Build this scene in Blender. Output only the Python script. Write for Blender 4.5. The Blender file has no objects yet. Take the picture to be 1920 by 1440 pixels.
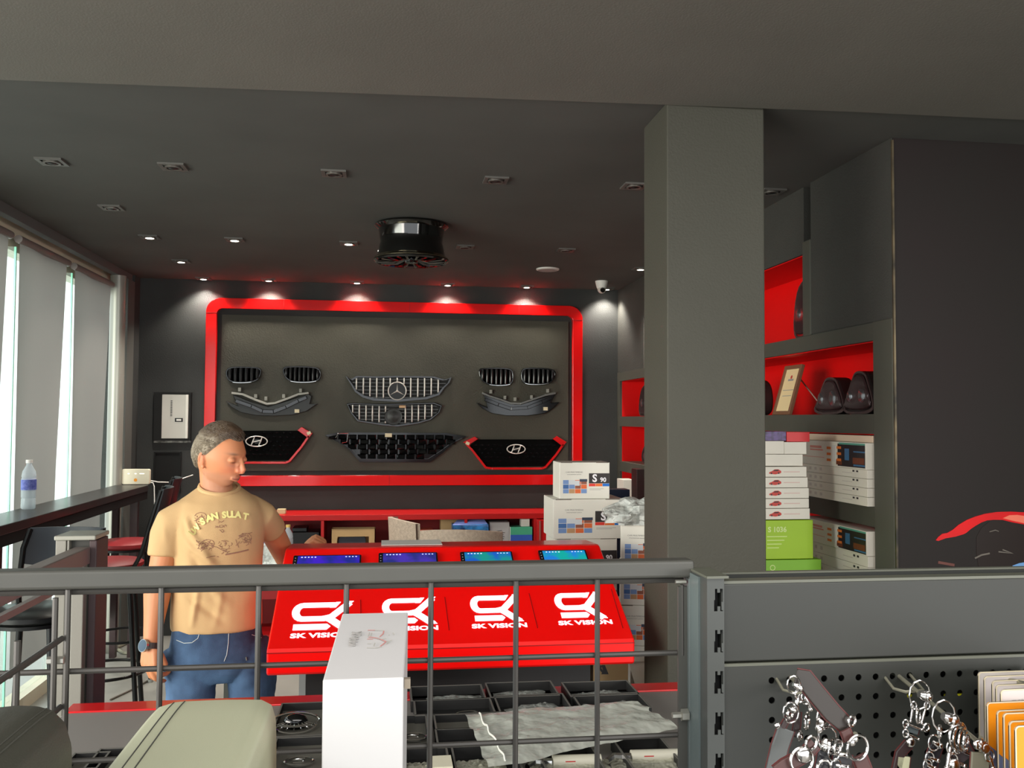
import bpy, math, random
import numpy as np
from mathutils import Vector, Matrix, noise
from mathutils.bvhtree import BVHTree

random.seed(7)
S = bpy.context.scene
COL = S.collection
R = math.radians

# ---------------------------------------------------------------- camera
F, CAMH = 1700.0, 1.70
YAW, PIT, ROL = R(7.9), R(2.25), R(0.31)
fw = Vector((math.sin(YAW)*math.cos(PIT), math.cos(YAW)*math.cos(PIT), math.sin(PIT)))
rt = fw.cross(Vector((0, 0, 1))).normalized()
up = rt.cross(fw)
rt, up = math.cos(ROL)*rt + math.sin(ROL)*up, -math.sin(ROL)*rt + math.cos(ROL)*up
CAM = Vector((0, 0, CAMH))
cd = bpy.data.cameras.new('camera'); cam = bpy.data.objects.new('camera', cd); COL.objects.link(cam)
cd.sensor_width = 36; cd.lens = F/1920*36; cd.clip_start = 0.05; cd.clip_end = 200
m = Matrix((rt, up, -fw)).transposed().to_4x4(); m.translation = CAM
cam.matrix_world = m
S.camera = cam

# ---------------------------------------------------------------- world, daylight, exposure
w = bpy.data.worlds.new('daylight'); S.world = w; w.use_nodes = True
bg = w.node_tree.nodes['Background']
bg.inputs[0].default_value = (0.93, 0.97, 1.0, 1); bg.inputs[1].default_value = 1.6
S.view_settings.view_transform = 'Standard'; S.view_settings.look = 'None'
S.view_settings.gamma = 1; S.view_settings.exposure = 0.42
try:
    S.cycles.use_denoising = True
    S.cycles.max_bounces = 8; S.cycles.diffuse_bounces = 4; S.cycles.transparent_max_bounces = 24
    S.cycles.sample_clamp_indirect = 6
except Exception: pass

def area(name, loc, target, sx, sy, energy, color=(1, 1, 1)):
    l = bpy.data.lights.new(name, 'AREA'); l.shape = 'RECTANGLE'; l.size = sx; l.size_y = sy
    l.energy = energy; l.color = color
    o = bpy.data.objects.new(name, l); COL.objects.link(o); o.location = loc
    o.rotation_euler = (Vector(target) - Vector(loc)).to_track_quat('-Z', 'Y').to_euler()
    return o
# daylight entering through the shop front behind the camera and the side glazing
area('side_daylight', (-5.6, -0.9, 1.9), (0.9, 3.4, 1.4), 5.4, 3.2, 540, (1.0, 0.93, 0.83))
area('shopfront_daylight', (7.8, -9.0, 2.4), (0.6, 4, 1.2), 4.5, 2.8, 700, (1.0, 0.96, 0.90))
area('shop_ceiling_lamps', (0.4, -0.5, 2.74), (0.4, -0.45, 0), 3.2, 1.4, 58, (1.0, 0.97, 0.94))

# ---------------------------------------------------------------- pixel -> point on a known plane of the room
def ray(x, y): return fw*F + rt*(x-960) - up*(y-720)
def PY(x, y, Y): d = ray(x, y); return CAM + d*(Y/d.y)
def PX(x, y, X): d = ray(x, y); return CAM + d*(X/d.x)
def PZ(x, y, Z): d = ray(x, y); return CAM + d*((Z-CAMH)/d.z)
def PN(x, y, p0, n):
    d = ray(x, y); return CAM + d*((Vector(p0)-CAM).dot(n)/d.dot(n))

# ---------------------------------------------------------------- materials
def lin(c):
    return tuple(((v/255)/12.92 if v/255 <= .04045 else ((v/255+.055)/1.055)**2.4) for v in c)
MATS = {}
def mat(name, rgb, rough=.5, metal=0, spec=.5, var=0, vscale=8, bump=0, bscale=60, coat=0, trans=0, ior=1.45,
        emit=0, alpha=1, transl=0, rgb2=None, stretch=None):
    if name in MATS: return MATS[name]
    m = bpy.data.materials.new(name); m.use_nodes = True
    nt = m.node_tree; b = nt.nodes['Principled BSDF']; L = nt.links
    c = lin(rgb) + (1,)
    b.inputs['Base Color'].default_value = c
    b.inputs['Roughness'].default_value = rough; b.inputs['Metallic'].default_value = metal
    b.inputs['Specular IOR Level'].default_value = spec; b.inputs['IOR'].default_value = ior
    b.inputs['Coat Weight'].default_value = coat; b.inputs['Coat Roughness'].default_value = .08
    b.inputs['Transmission Weight'].default_value = trans; b.inputs['Alpha'].default_value = alpha
    if emit:
        b.inputs['Emission Color'].default_value = c; b.inputs['Emission Strength'].default_value = emit
    tc = nt.nodes.new('ShaderNodeTexCoord'); src = tc.outputs['Object']
    if stretch:
        mp = nt.nodes.new('ShaderNodeMapping'); mp.inputs['Scale'].default_value = stretch
        L.new(src, mp.inputs[0]); src = mp.outputs[0]
    if var or rgb2:
        n = nt.nodes.new('ShaderNodeTexNoise'); n.inputs['Scale'].default_value = vscale; n.inputs['Detail'].default_value = 5
        L.new(src, n.inputs['Vector'])
        r = nt.nodes.new('ShaderNodeValToRGB')
        r.color_ramp.elements[0].position = .35; r.color_ramp.elements[1].position = .65
        if rgb2: ca, cb = c, lin(rgb2) + (1,)
        else:
            ca = tuple(v*(1-var) for v in c[:3]) + (1,); cb = tuple(min(1, v*(1+var)) for v in c[:3]) + (1,)
        r.color_ramp.elements[0].color = ca; r.color_ramp.elements[1].color = cb
        L.new(n.outputs[0], r.inputs[0]); L.new(r.outputs[0], b.inputs['Base Color'])
    if bump:
        n2 = nt.nodes.new('ShaderNodeTexNoise'); n2.inputs['Scale'].default_value = bscale; n2.inputs['Detail'].default_value = 4
        L.new(src, n2.inputs['Vector'])
        bp = nt.nodes.new('ShaderNodeBump'); bp.inputs['Strength'].default_value = bump; bp.inputs['Distance'].default_value = .01
        L.new(n2.outputs[0], bp.inputs['Height']); L.new(bp.outputs[0], b.inputs['Normal'])
    if transl:
        t = nt.nodes.new('ShaderNodeBsdfTranslucent'); t.inputs[0].default_value = c
        mx = nt.nodes.new('ShaderNodeMixShader'); mx.inputs[0].default_value = transl
        L.new(b.outputs[0], mx.inputs[1]); L.new(t.outputs[0], mx.inputs[2])
        L.new(mx.outputs[0], nt.nodes['Material Output'].inputs[0])
    MATS[name] = m; return m
def film(name, rgb, opac=.3, rough=.12, bump=0, bscale=30):
    """thin clear plastic or glass: mostly transparent with a glossy skin"""
    if name in MATS: return MATS[name]
    m = bpy.data.materials.new(name); m.use_nodes = True; nt = m.node_tree; L = nt.links
    b = nt.nodes['Principled BSDF']; b.inputs['Base Color'].default_value = lin(rgb)+(1,); b.inputs['Roughness'].default_value = rough
    t = nt.nodes.new('ShaderNodeBsdfTransparent'); t.inputs[0].default_value = tuple(.75+.25*v for v in lin(rgb))+(1,)
    mx = nt.nodes.new('ShaderNodeMixShader'); mx.inputs[0].default_value = opac
    L.new(t.outputs[0], mx.inputs[1]); L.new(b.outputs[0], mx.inputs[2]); L.new(mx.outputs[0], nt.nodes['Material Output'].inputs[0])
    if bump:
        tc = nt.nodes.new('ShaderNodeTexCoord'); n2 = nt.nodes.new('ShaderNodeTexNoise'); n2.inputs['Scale'].default_value = bscale
        L.new(tc.outputs['Object'], n2.inputs['Vector'])
        bp = nt.nodes.new('ShaderNodeBump'); bp.inputs['Strength'].default_value = bump; bp.inputs['Distance'].default_value = .02
        L.new(n2.outputs[0], bp.inputs['Height']); L.new(bp.outputs[0], b.inputs['Normal'])
    MATS[name] = m; return m

# ---------------------------------------------------------------- mesh builder
def wmat(o):
    M_ = o.matrix_basis.copy()
    while o.parent is not None: o = o.parent; M_ = o.matrix_basis @ M_
    return M_
class MB:
    def __init__(s): s.v = []; s.f = []; s.mi = []; s.T = Matrix.Identity(4); s.m = 0; s.mats = []
    def use(s, m):
        if m not in s.mats: s.mats.append(m)
        s.m = s.mats.index(m); return s
    def add(s, vs, fs):
        o = len(s.v); s.v += [tuple(s.T @ Vector(p)) for p in vs]
        s.f += [tuple(i+o for i in f) for f in fs]; s.mi += [s.m]*len(fs); return s
    def lo(s, a, b):
        x0, y0, z0 = a; x1, y1, z1 = b
        x0, x1 = min(x0, x1), max(x0, x1); y0, y1 = min(y0, y1), max(y0, y1); z0, z1 = min(z0, z1), max(z0, z1)
        return s.add([(x0,y0,z0),(x1,y0,z0),(x1,y1,z0),(x0,y1,z0),(x0,y0,z1),(x1,y0,z1),(x1,y1,z1),(x0,y1,z1)],
                     [(0,3,2,1),(4,5,6,7),(0,1,5,4),(1,2,6,5),(2,3,7,6),(3,0,4,7)])
    def box(s, c, d, rot=None):
        T0 = s.T
        s.T = T0 @ Matrix.Translation(Vector(c)) @ (rot.to_4x4() if rot is not None else Matrix.Identity(4))
        s.lo((-d[0]/2,-d[1]/2,-d[2]/2), (d[0]/2,d[1]/2,d[2]/2)); s.T = T0; return s
    def tube(s, pts, r, n=8, closed=False, caps=True, flat=1.0, upv=None):
        pts = [Vector(p) for p in pts]; k = len(pts)
        rs = r if isinstance(r, (list, tuple)) else [r]*k
        vs = []; fs = []; prev = None
        for i, p in enumerate(pts):
            if closed: t = pts[(i+1) % k]-pts[i-1]
            else: t = pts[min(i+1, k-1)]-pts[max(i-1, 0)]
            if t.length < 1e-9: t = Vector((0, 0, 1))
            t.normalize()
            if upv is not None: a = Vector(upv)
            elif prev is None: a = Vector((0, 0, 1)) if abs(t.z) < .9 else Vector((0, 1, 0))
            else: a = prev
            a = a - t*a.dot(t)
            if a.length < 1e-6: a = t.orthogonal()
            a.normalize(); prev = a; b = t.cross(a)
            for j in range(n):
                q = 2*math.pi*j/n + (math.pi/4 if n == 4 else 0)
                vs.append(p + (a*math.cos(q)*flat + b*math.sin(q))*rs[i])
        for i in range(k if closed else k-1):
            for j in range(n):
                i2 = (i+1) % k
                fs.append((i*n+j, i*n+(j+1) % n, i2*n+(j+1) % n, i2*n+j))
        if caps and not closed:
            fs.append(tuple(reversed(range(n)))); fs.append(tuple(range((k-1)*n, k*n)))
        return s.add(vs, fs)
    def cyl(s, a, b, r, r2=None, n=16): return s.tube([a, b], [r, r if r2 is None else r2], n)
    def lathe(s, prof, n=24, c=(0,0,0), closed=False):
        vs = []; k = len(prof)
        for (r, z) in prof:
            for j in range(n):
                q = 2*math.pi*j/n; vs.append((c[0]+r*math.cos(q), c[1]+r*math.sin(q), c[2]+z))
        fs = []
        for i in range(k if closed else k-1):
            for j in range(n):
                i2 = (i+1) % k; fs.append((i*n+j, i*n+(j+1) % n, i2*n+(j+1) % n, i2*n+j))
        if not closed:
            if prof[0][0] > 1e-6: fs.append(tuple(reversed(range(n))))
            if prof[-1][0] > 1e-6: fs.append(tuple(range((k-1)*n, k*n)))
        return s.add(vs, fs)
    def sphere(s, c, r, nu=20, nv=12):
        if not isinstance(r, (tuple, list)): r = (r, r, r)
        vs = [(c[0], c[1], c[2]-r[2])]
        for i in range(1, nv):
            a = math.pi*i/nv - math.pi/2
            for j in range(nu):
                q = 2*math.pi*j/nu
                vs.append((c[0]+r[0]*math.cos(a)*math.cos(q), c[1]+r[1]*math.cos(a)*math.sin(q), c[2]+r[2]*math.sin(a)))
        vs.append((c[0], c[1], c[2]+r[2])); fs = []
        for j in range(nu):
            fs.append((0, 1+(j+1) % nu, 1+j)); fs.append((len(vs)-1, 1+(nv-2)*nu+j, 1+(nv-2)*nu+(j+1) % nu))
        for i in range(nv-2):
            for j in range(nu):
                fs.append((1+i*nu+j, 1+i*nu+(j+1) % nu, 1+(i+1)*nu+(j+1) % nu, 1+(i+1)*nu+j))
        return s.add(vs, fs)
    def prism(s, poly, d, o=(0,0,0), U=(1,0,0), V=(0,0,1), W=None):
        """2-D polygon (u,v) at o, extruded by d along W (default U x V)"""
        U = Vector(U); V = Vector(V); W = U.cross(V) if W is None else Vector(W); o = Vector(o)
        if W.dot(U.cross(V))*d > 0: pass
        n = len(poly)
        a = sum(poly[i][0]*poly[(i+1) % n][1]-poly[(i+1) % n][0]*poly[i][1] for i in range(n))
        if (a < 0) != (W.dot(U.cross(V))*d < 0): poly = poly[::-1]
        vs = [o+U*p[0]+V*p[1] for p in poly] + [o+U*p[0]+V*p[1]+W*d for p in poly]
        fs = [tuple(reversed(range(n))), tuple(range(n, 2*n))] + [(i, (i+1) % n, n+(i+1) % n, n+i) for i in range(n)]
        return s.add(vs, fs)
    def ring(s, outer, inner, d, o=(0,0,0), U=(1,0,0), V=(0,0,1), W=None):
        """closed band between two polygons with the same vertex count"""
        U = Vector(U); V = Vector(V); W = U.cross(V) if W is None else Vector(W); o = Vector(o); n = len(outer)
        P = lambda p, k: o+U*p[0]+V*p[1]+W*k
        vs = [P(p, 0) for p in outer]+[P(p, 0) for p in inner]+[P(p, d) for p in outer]+[P(p, d) for p in inner]; fs = []
        for i in range(n):
            j = (i+1) % n
            fs += [(i, j, n+j, n+i), (2*n+i, 3*n+i, 3*n+j, 2*n+j), (i, 2*n+i, 2*n+j, j), (n+i, n+j, 3*n+j, 3*n+i)]
        return s.add(vs, fs)
    def ribbon(s, pts, wd, d, o=(0,0,0), U=(1,0,0), V=(0,0,1), W=None):
        """flat stroke of width wd following 2-D points, with mitred corners"""
        P = [Vector((p[0], p[1])) for p in pts]; L = []; Rr = []
        for i, p in enumerate(P):
            a = (P[i]-P[i-1]).normalized() if i > 0 else None
            b = (P[i+1]-P[i]).normalized() if i < len(P)-1 else None
            t = (a+b).normalized() if a is not None and b is not None and (a+b).length > 1e-3 else (a if a is not None else b)
            nrm = Vector((-t.y, t.x)); k = wd/2
            if a is not None and b is not None: k = k/max(.5, abs(nrm.dot(Vector((-a.y, a.x)))))
            L.append(p+nrm*k); Rr.append(p-nrm*k)
        for i in range(len(P)-1):
            s.prism([tuple(Rr[i]), tuple(Rr[i+1]), tuple(L[i+1]), tuple(L[i])], d, o, U, V, W)
        return s
    def grid(s, fn, nu, nv, closeu=False):
        vs = [fn(i/(nu if closeu else nu-1), j/(nv-1)) for j in range(nv) for i in range(nu)]; fs = []
        for j in range(nv-1):
            for i in range(nu if closeu else nu-1):
                i2 = (i+1) % nu; fs.append((j*nu+i, j*nu+i2, (j+1)*nu+i2, (j+1)*nu+i))
        return s.add(vs, fs)
    def mesh(s, name):
        me = bpy.data.meshes.new(name); me.from_pydata(s.v, [], s.f); me.update(); return me
    def build(s, name, m=None, parent=None, smooth=False, bevel=0, seg=2, loc=None):
        me = s.mesh(name)
        for mm in (s.mats or [m]): me.materials.append(mm)
        if s.mats: me.polygons.foreach_set('material_index', s.mi)
        if smooth:
            me.polygons.foreach_set('use_smooth', [True]*len(me.polygons)); me.set_sharp_from_angle(angle=R(40))
        o = bpy.data.objects.new(name, me); COL.objects.link(o)
        if parent is not None:
            o.parent = parent
            if loc is None: # geometry given in world space: move it into the parent's frame
                me.transform(wmat(parent).inverted())
            else: o.location = loc
        elif loc is not None: o.location = loc
        if bevel:
            md = o.modifiers.new('bevel', 'BEVEL'); md.width = bevel; md.segments = seg; md.limit_method = 'ANGLE'; md.angle_limit = R(40)
            md.harden_normals = False
        return o
def tag(o, label, cat, group=None, kind=None):
    if label: o['label'] = label
    if cat: o['category'] = cat
    if group: o['group'] = group
    if kind: o['kind'] = kind
    return o
def thing(name, label, cat, loc=(0,0,0), rz=0, group=None):
    o = bpy.data.objects.new(name, None); COL.objects.link(o); o.location = loc; o.rotation_euler = (0, 0, rz)
    o.empty_display_size = .05; o.matrix_basis = Matrix.Translation(Vector(loc)) @ Matrix.Rotation(rz, 4, 'Z')
    return tag(o, label, cat, group)
def struct(o): o['kind'] = 'structure'; return o
def L4(o):  # builder working in a thing's own frame
    b = MB(); b.T = o.matrix_basis.copy(); return b
def text(s, size, o, U, V, m, parent, name='lettering', sx=1.0, bold=0, ext=.0002, align='CENTER', label=None):
    """lettering lying on a surface: o = centre, U = reading direction, V = up direction"""
    cu = bpy.data.curves.new(name, 'FONT'); cu.body = s; cu.size = size; cu.align_x = align; cu.align_y = 'CENTER'
    cu.extrude = ext; cu.offset = bold; cu.resolution_u = 3; cu.materials.append(m)
    ob = bpy.data.objects.new(name, cu); COL.objects.link(ob)
    U = Vector(U).normalized(); V = Vector(V).normalized(); W = U.cross(V)
    M4 = Matrix((U*sx, V, W)).transposed().to_4x4(); M4.translation = Vector(o)
    if parent is not None:
        ob.parent = parent; M4 = wmat(parent).inverted() @ M4
    ob.matrix_basis = M4
    if label: ob['label'] = label
    return ob
def copy_tree(o, parent=None):
    c = o.copy(); COL.objects.link(c)
    if parent is not None: c.parent = parent
    for ch in list(o.children): copy_tree(ch, c)
    return c
def rrect(x0, z0, x1, z1, r, n=6):
    p = []
    for (cx, cz, a0) in ((x1-r, z1-r, 0), (x0+r, z1-r, 90), (x0+r, z0+r, 180), (x1-r, z0+r, 270)):
        for i in range(n+1):
            a = R(a0+90*i/n); p.append((cx+r*math.cos(a), cz+r*math.sin(a)))
    return p
def circ(cx, cz, r, n=24, r2=None): return [(cx+r*math.cos(2*math.pi*i/n), cz+(r2 or r)*math.sin(2*math.pi*i/n)) for i in range(n)]

# shared materials
DK = mat('dark_wall_paint', (60, 60, 56), .75, var=.10, vscale=3, bump=.25, bscale=120)
DKB = mat('back_wall_paint', (50, 51, 50), .7, var=.12, vscale=2.5, bump=.2, bscale=120)
CEI = mat('dark_ceiling_paint', (80, 80, 76), .85, var=.08, vscale=2)
SOF = mat('soffit_lit_tone', (104, 101, 93), .85, var=.05, vscale=2, bump=.1, bscale=150)  # lighter than the ceiling: daylight falling on the soffit is put into the colour
RED = mat('glossy_red', (225, 6, 6), .22, coat=.4)
REDM = mat('matt_red', (205, 8, 8), .5)
BLK = mat('black_plastic', (14, 14, 15), .35)
GBLK = mat('gloss_black_plastic', (6, 7, 8), .13, coat=.5)
CHR = mat('chrome', (225, 225, 225), .12, metal=1)
WHT = mat('white_card', (232, 230, 224), .55, var=.02)
WPR = mat('white_print', (240, 238, 244), .5)
GREY = mat('grey_powder_coat', (112, 112, 106), .45, spec=.4, bump=.05, bscale=300)
DGREY = mat('dark_grey_powder_coat', (64, 66, 62), .5, bump=.05, bscale=300)
INK = mat('dark_ink', (38, 36, 38), .5)
GINK = mat('grey_ink', (150, 148, 146), .6)
# ================================================================ the setting
H = 2.80
XL, XR, YB = -1.95, 1.93, 7.45
FLO = mat('polished_concrete', (150, 149, 143), .35, var=.14, vscale=1.6, bump=.04, bscale=8)
struct(MB().lo((-4, -3.5, -.1), (6, 8, 0)).build('floor', FLO))
struct(MB().lo((-2.3, 2.9, H), (6, 7.7, H+.1)).build('ceiling', CEI))
b = MB(); b.prism([(-2.3, -3.5), (6, -3.5), (6, 2.86), (1.6, 2.955), (-2.3, 3.14)], .17, (0, 0, H-.012), (1,0,0), (0,1,0), (0,0,1))
struct(b.build('trim_1', SOF))
struct(MB().lo((-2.3, YB, 0), (2.6, YB+.2, H)).build('wall_back', DKB))
struct(MB().lo((XL-.2, -3.5, 2.62), (XL, 1.9, H)).lo((XL-.2, -3.5, 0), (XL, 1.9, .25)).build('wall_left', DK))
struct(MB().lo((5.0, -3.5, 0), (5.2, 3.4, H)).build('wall_right', DK))
# dark panel facing the camera, right of the shelving
BRN = mat('mural_dark', (29, 17, 16), .6, rgb2=(25, 21, 17), vscale=1.3, coat=.15)
struct(MB().lo((1.935, 3.24, 0), (5.0, 3.36, H)).build('wall_front', BRN))
struct(MB().lo((1.927, 3.234, 0), (1.935, 3.242, 2.79)).build('trim_2', mat('mottled_metal_edge', (112, 100, 78), .4, metal=.6, rgb2=(50, 48, 44), vscale=9)))  # metal trim with a brass tone mottled dark grey
# column
struct(MB().lo((.95, 2.99, 0), (1.302, 3.272, H)).build('column', mat('column_paint', (66, 65, 56), .6, var=.05, vscale=2.5, bump=.15, bscale=140), bevel=.004))

# side glazing
CRM = mat('cream_window_frame', (214, 206, 182), .5)
struct(MB().lo((-2.0, 1.9, 2.745), (XL, YB, H)).build('trim_3', mat('window_header_paint', (92, 94, 92), .6)))
b = MB().lo((-2.16, 1.9, 2.62), (-2.06, YB, 2.80)).lo((-2.16, 1.9, .0), (-2.06, YB, .08))
struct(b.build('window_1', CRM))
gm = film('window_glass', (225, 245, 236), .06, .03)
wi = 2
for (a, c) in ((1.9, 3.4), (3.4, 4.3), (4.3, 5.2), (5.2, 6.09), (6.09, 6.98), (6.98, 7.45)):
    struct(MB().lo((-2.115, a+.005, .08), (-2.107, c-.005, 2.62)).build('window_%d' % wi, gm)); wi += 1
fin = film('fin_glass', (232, 248, 240), .10, .05); fedge = mat('green_glass_edge', (150, 232, 200), .2, spec=.6)
for y in (5.2, 6.09):
    f = MB().use(fin).lo((-2.10, y-.006, .08), (-2.0, y+.006, 2.62)).use(fedge).lo((-2.0, y-.006, .08), (-1.99, y+.006, 2.62)).build('glass_fin')
    tag(f, {4.3: 'upright glass fin between roller blinds, left of the picture', 5.2: 'upright greenish glass fin beside the widest bright gap between blinds',
            6.09: 'upright greenish glass fin beside the narrower bright gap, nearer the pole'}[y], 'glass fin', 'glass fins of the side window')
BLI = mat('roller_blind_fabric', (128, 124, 120), .8, transl=.55, bump=.1, bscale=400)
for i, (a0, a1, c1, lab) in enumerate(((4.35, 5.07, 5.00, 'grey roller blind cut by the left picture edge'),
                         (5.225, 5.955, 5.865, 'grey roller blind between the two bright gaps, behind the water bottle'),
                         (6.11, 6.87, 6.76, 'grey roller blind next to the round steel pole'))):
    t = thing('roller_blind', lab or ('grey roller blind hanging beyond the left picture edge' if i else 'grey roller blind farthest outside the left edge'), 'roller blind', (-1.985, (a0+a1)/2, 2.665), 0, 'roller blinds on the side window')
    MB().cyl((-1.985, a0-.02, 2.665), (-1.985, a1+.03, 2.665), .022).build('roller_tube', mat('blind_tube', (120, 112, 108), .5), t, True)
    zb = .32
    def fab(u, v, a0=a0, a1=a1, c1=c1, zb=zb):
        z = 2.65+(zb-2.65)*v; k = min(1, v*2.65/1.5)
        return (-1.985+.006*math.sin(u*9+v*2), a0+(a1+(c1-a1)*k-a0)*u, z)
    MB().grid(fab, 12, 16).build('blind_fabric', BLI, t, True)
    MB().lo((-1.995, a0, zb-.02), (-1.975, c1, zb+.005)).build('bottom_bar', mat('blind_tube', (120, 112, 108)), t)
p = PY(214, 880, 7.0)
o = MB().cyl((p.x, 7.0, 0), (p.x, 7.0, 2.745), .055, n=24).build('pole', mat('pole_paint', (150, 150, 142), .35, metal=.3), None, True)
tag(o, 'round grey steel pole standing in the back left corner by the blinds', 'pole')
struct(MB().lo((-2.06, 7.12, 0), (-1.93, 7.30, 2.745)).build('trim_4', mat('corner_strip', (88, 88, 84), .5)))
struct(MB().lo((-2.16, 7.30, 0), (-1.93, 7.46, 2.8)).build('wall_left_return', DKB))

# ---------------------------------------------------------------- built-in shelving on the right wall
XB = 2.24
SHG = mat('shelf_board_paint', (72, 72, 64), .6, var=.05, vscale=3)
t = thing('wall_shelving', 'dark grey built-in wall shelving with bright red niches right of the column', 'shelving', (2.1, 5.3, 0))
BOARDS = [(2.025, 2.095), (1.65, 1.73), (1.28, 1.36), (.91, .985), (.52, .60), (0, .1)]
for z0, z1 in BOARDS:
    MB().lo((1.93, 3.385, z0), (XB, 7.366, z1)).build('shelf_board', SHG, t)
MB().lo((1.925, 3.243, 0), (1.934, 3.385, 2.10)).lo((1.934, 3.362, 0), (XB, 3.385, 2.10)).build('side_panel', SHG, t, bevel=.004)
MB().lo((1.93, 7.366, 0), (XB, YB, 2.10)).build('side_panel', SHG, t)
MB().lo((1.925, 3.92, 2.095), (XB, 4.00, 2.54)).build('side_panel', SHG, t, bevel=.006)
b = MB().lo((1.93, 3.243, 2.10), (1.9345, 3.92, H)).lo((1.9346, 3.362, 2.095), (XB, 3.92, H)).lo((1.935, 4.0, 2.485), (XB, 6.68, H)).lo((1.935, 6.68, 2.095), (XB, YB, H)).lo((XB+.02, 3.362, 0), (XB+.15, YB, H))
b.build('fascia', DK, t)
NRED = mat('niche_red', (226, 4, 4), .45)
MB().lo((XB, 3.385, 0), (XB+.02, YB, 2.5)).build('back_panel', NRED, t)
b = MB()
for z in (2.025, 1.65, 1.28, .91): b.lo((1.95, 3.386, z-.004), (XB, 7.365, z))
b.lo((1.95, 7.361, .6), (XB, 7.366, 2.025)).lo((1.95, 4.0, 2.481), (XB, 6.68, 2.485)).lo((1.95, 6.676, 2.095), (XB, 6.68, 2.485))
b.build('niche_lining', NRED, t)

# ---------------------------------------------------------------- back wall: red frame with the grille board
p0, p1 = PY(380, 912, 7.40), PY(1092.5, 574, 7.40)
fx0, fz0, fx1, fz1 = p0.x, p0.z, p1.x, p1.z
bw = .083
t = thing('wall_frame', 'large glossy red rounded frame around the grille board', 'frame', ((fx0+fx1)/2, YB, fz0))
cut = []
b = MB(); b.ring(rrect(fx0, fz0, fx1, fz1, .115, 10), rrect(fx0+bw, fz0+bw, fx1-bw, fz1-bw, .045, 10), .05, (0, 7.40, 0), (1,0,0), (0,0,1), (0,1,0))
b.build('frame_band', RED, t, bevel=.003)
b = MB()
for (x, z, dx, dz) in ((fx0+bw/2, fz1-.118, bw, .003), (fx1-bw/2, fz1-.118, bw, .003), (fx0+bw/2, fz0+.118, bw, .003), (fx1-bw/2, fz0+.118, bw, .003),
                       (fx0+.6, fz1-bw/2, .002, bw), (fx0+1.6, fz1-bw/2, .002, bw), (fx0+2.5, fz1-bw/2, .002, bw), (fx0+1.45, fz0+bw/2, .002, bw)):
    b.box((x, 7.3995, z), (dx, .003, dz))
b.build('panel_joint', mat('joint_line', (120, 8, 6), .6), t)
p0, p1 = PY(411, 883, 7.43), PY(1066, 603, 7.43)
bd = MB().lo((p0.x, 7.43, p0.z), (p1.x, YB-.001, p1.z)).build('display_board', mat('display_board_face', (66, 64, 54), .6, var=.16, vscale=1.7, bump=.3, bscale=90))
tag(bd, 'dark rectangular display board inside the red frame carrying car grilles', 'display board')
YG = 7.42   # wall side of the things hung on the board

# ---------------------------------------------------------------- ceiling fittings
TRM = mat('downlight_trim', (92, 90, 86), .4)
LENS = mat('downlight_lens_off', (22, 21, 21), .3)
GLOW = mat('downlight_glow', (255, 246, 232), .5, emit=14)
XS = (-1.433, -.933, -.242, .487, 1.14, 1.815)
YS = (4.09, 4.946, 5.72, 6.577, 7.36)
ON = {(0,2),(0,3),(0,4),(1,2),(1,4),(2,2),(2,4),(3,4),(4,4),(5,4),(5,3)}
OFF = {(0,0),(1,0),(2,0),(3,0),(4,0),(5,0),(0,1),(3,2),(4,2)}
colname = ('leftmost column', 'second column from left', 'third column from left', 'fourth column from left', 'fifth column from left', 'rightmost column')
rowname = ('nearest row', 'second row', 'middle row', 'fourth row', 'row along the back wall')
prot = {}
def downlight(on, loc):
    t = thing('downlight', '', 'ceiling light', loc)
    b = L4(t); b.ring([(-.055,-.055),(.055,-.055),(.055,.055),(-.055,.055)], [(-.038,-.038),(.038,-.038),(.038,.038),(-.038,.038)], .008, (0,0,-.008), (1,0,0), (0,1,0), (0,0,1))
    b.build('trim_ring', TRM, t)
    b = L4(t); b.ring(circ(0,0,.036,20), circ(0,0,.027,20), .010, (0,0,-.013), (1,0,0), (0,1,0), (0,0,1)); b.build('lamp_holder', mat('lamp_holder', (120,116,110), .3, metal=.6), t, True)
    b = L4(t); b.lathe([(0,-.015),(.018,-.013),(.026,-.006),(.026,.0)], 20); b.build('lamp', GLOW if on else LENS, t, True)
    return t
for (i, j) in sorted(ON | OFF):
    on = (i, j) in ON
    if on not in prot: o = prot[on] = downlight(on, (XS[i], YS[j], H-.0))
    else: o = copy_tree(prot[on])
    o.location = (XS[i], 6.34 if (i, j) == (5, 3) else YS[j], H)
    tag(o, '%s square downlight in the ceiling, %s, %s' % ('glowing' if on else 'unlit', rowname[j], colname[i]), 'ceiling light', 'square ceiling downlights')
    if on:
        l = bpy.data.lights.new('downlight_beam', 'SPOT'); l.energy = 9 if j == 4 else 22; l.spot_size = R(115); l.spot_blend = .7; l.color = (1, .93, .82); l.shadow_soft_size = .025
        lo = bpy.data.objects.new('downlight_beam', l); COL.objects.link(lo); lo.parent = o
        lo.location = (0, -.0, -.03)
        lo.rotation_euler = (R(6) if j == 4 else 0, 0, 0)
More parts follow.
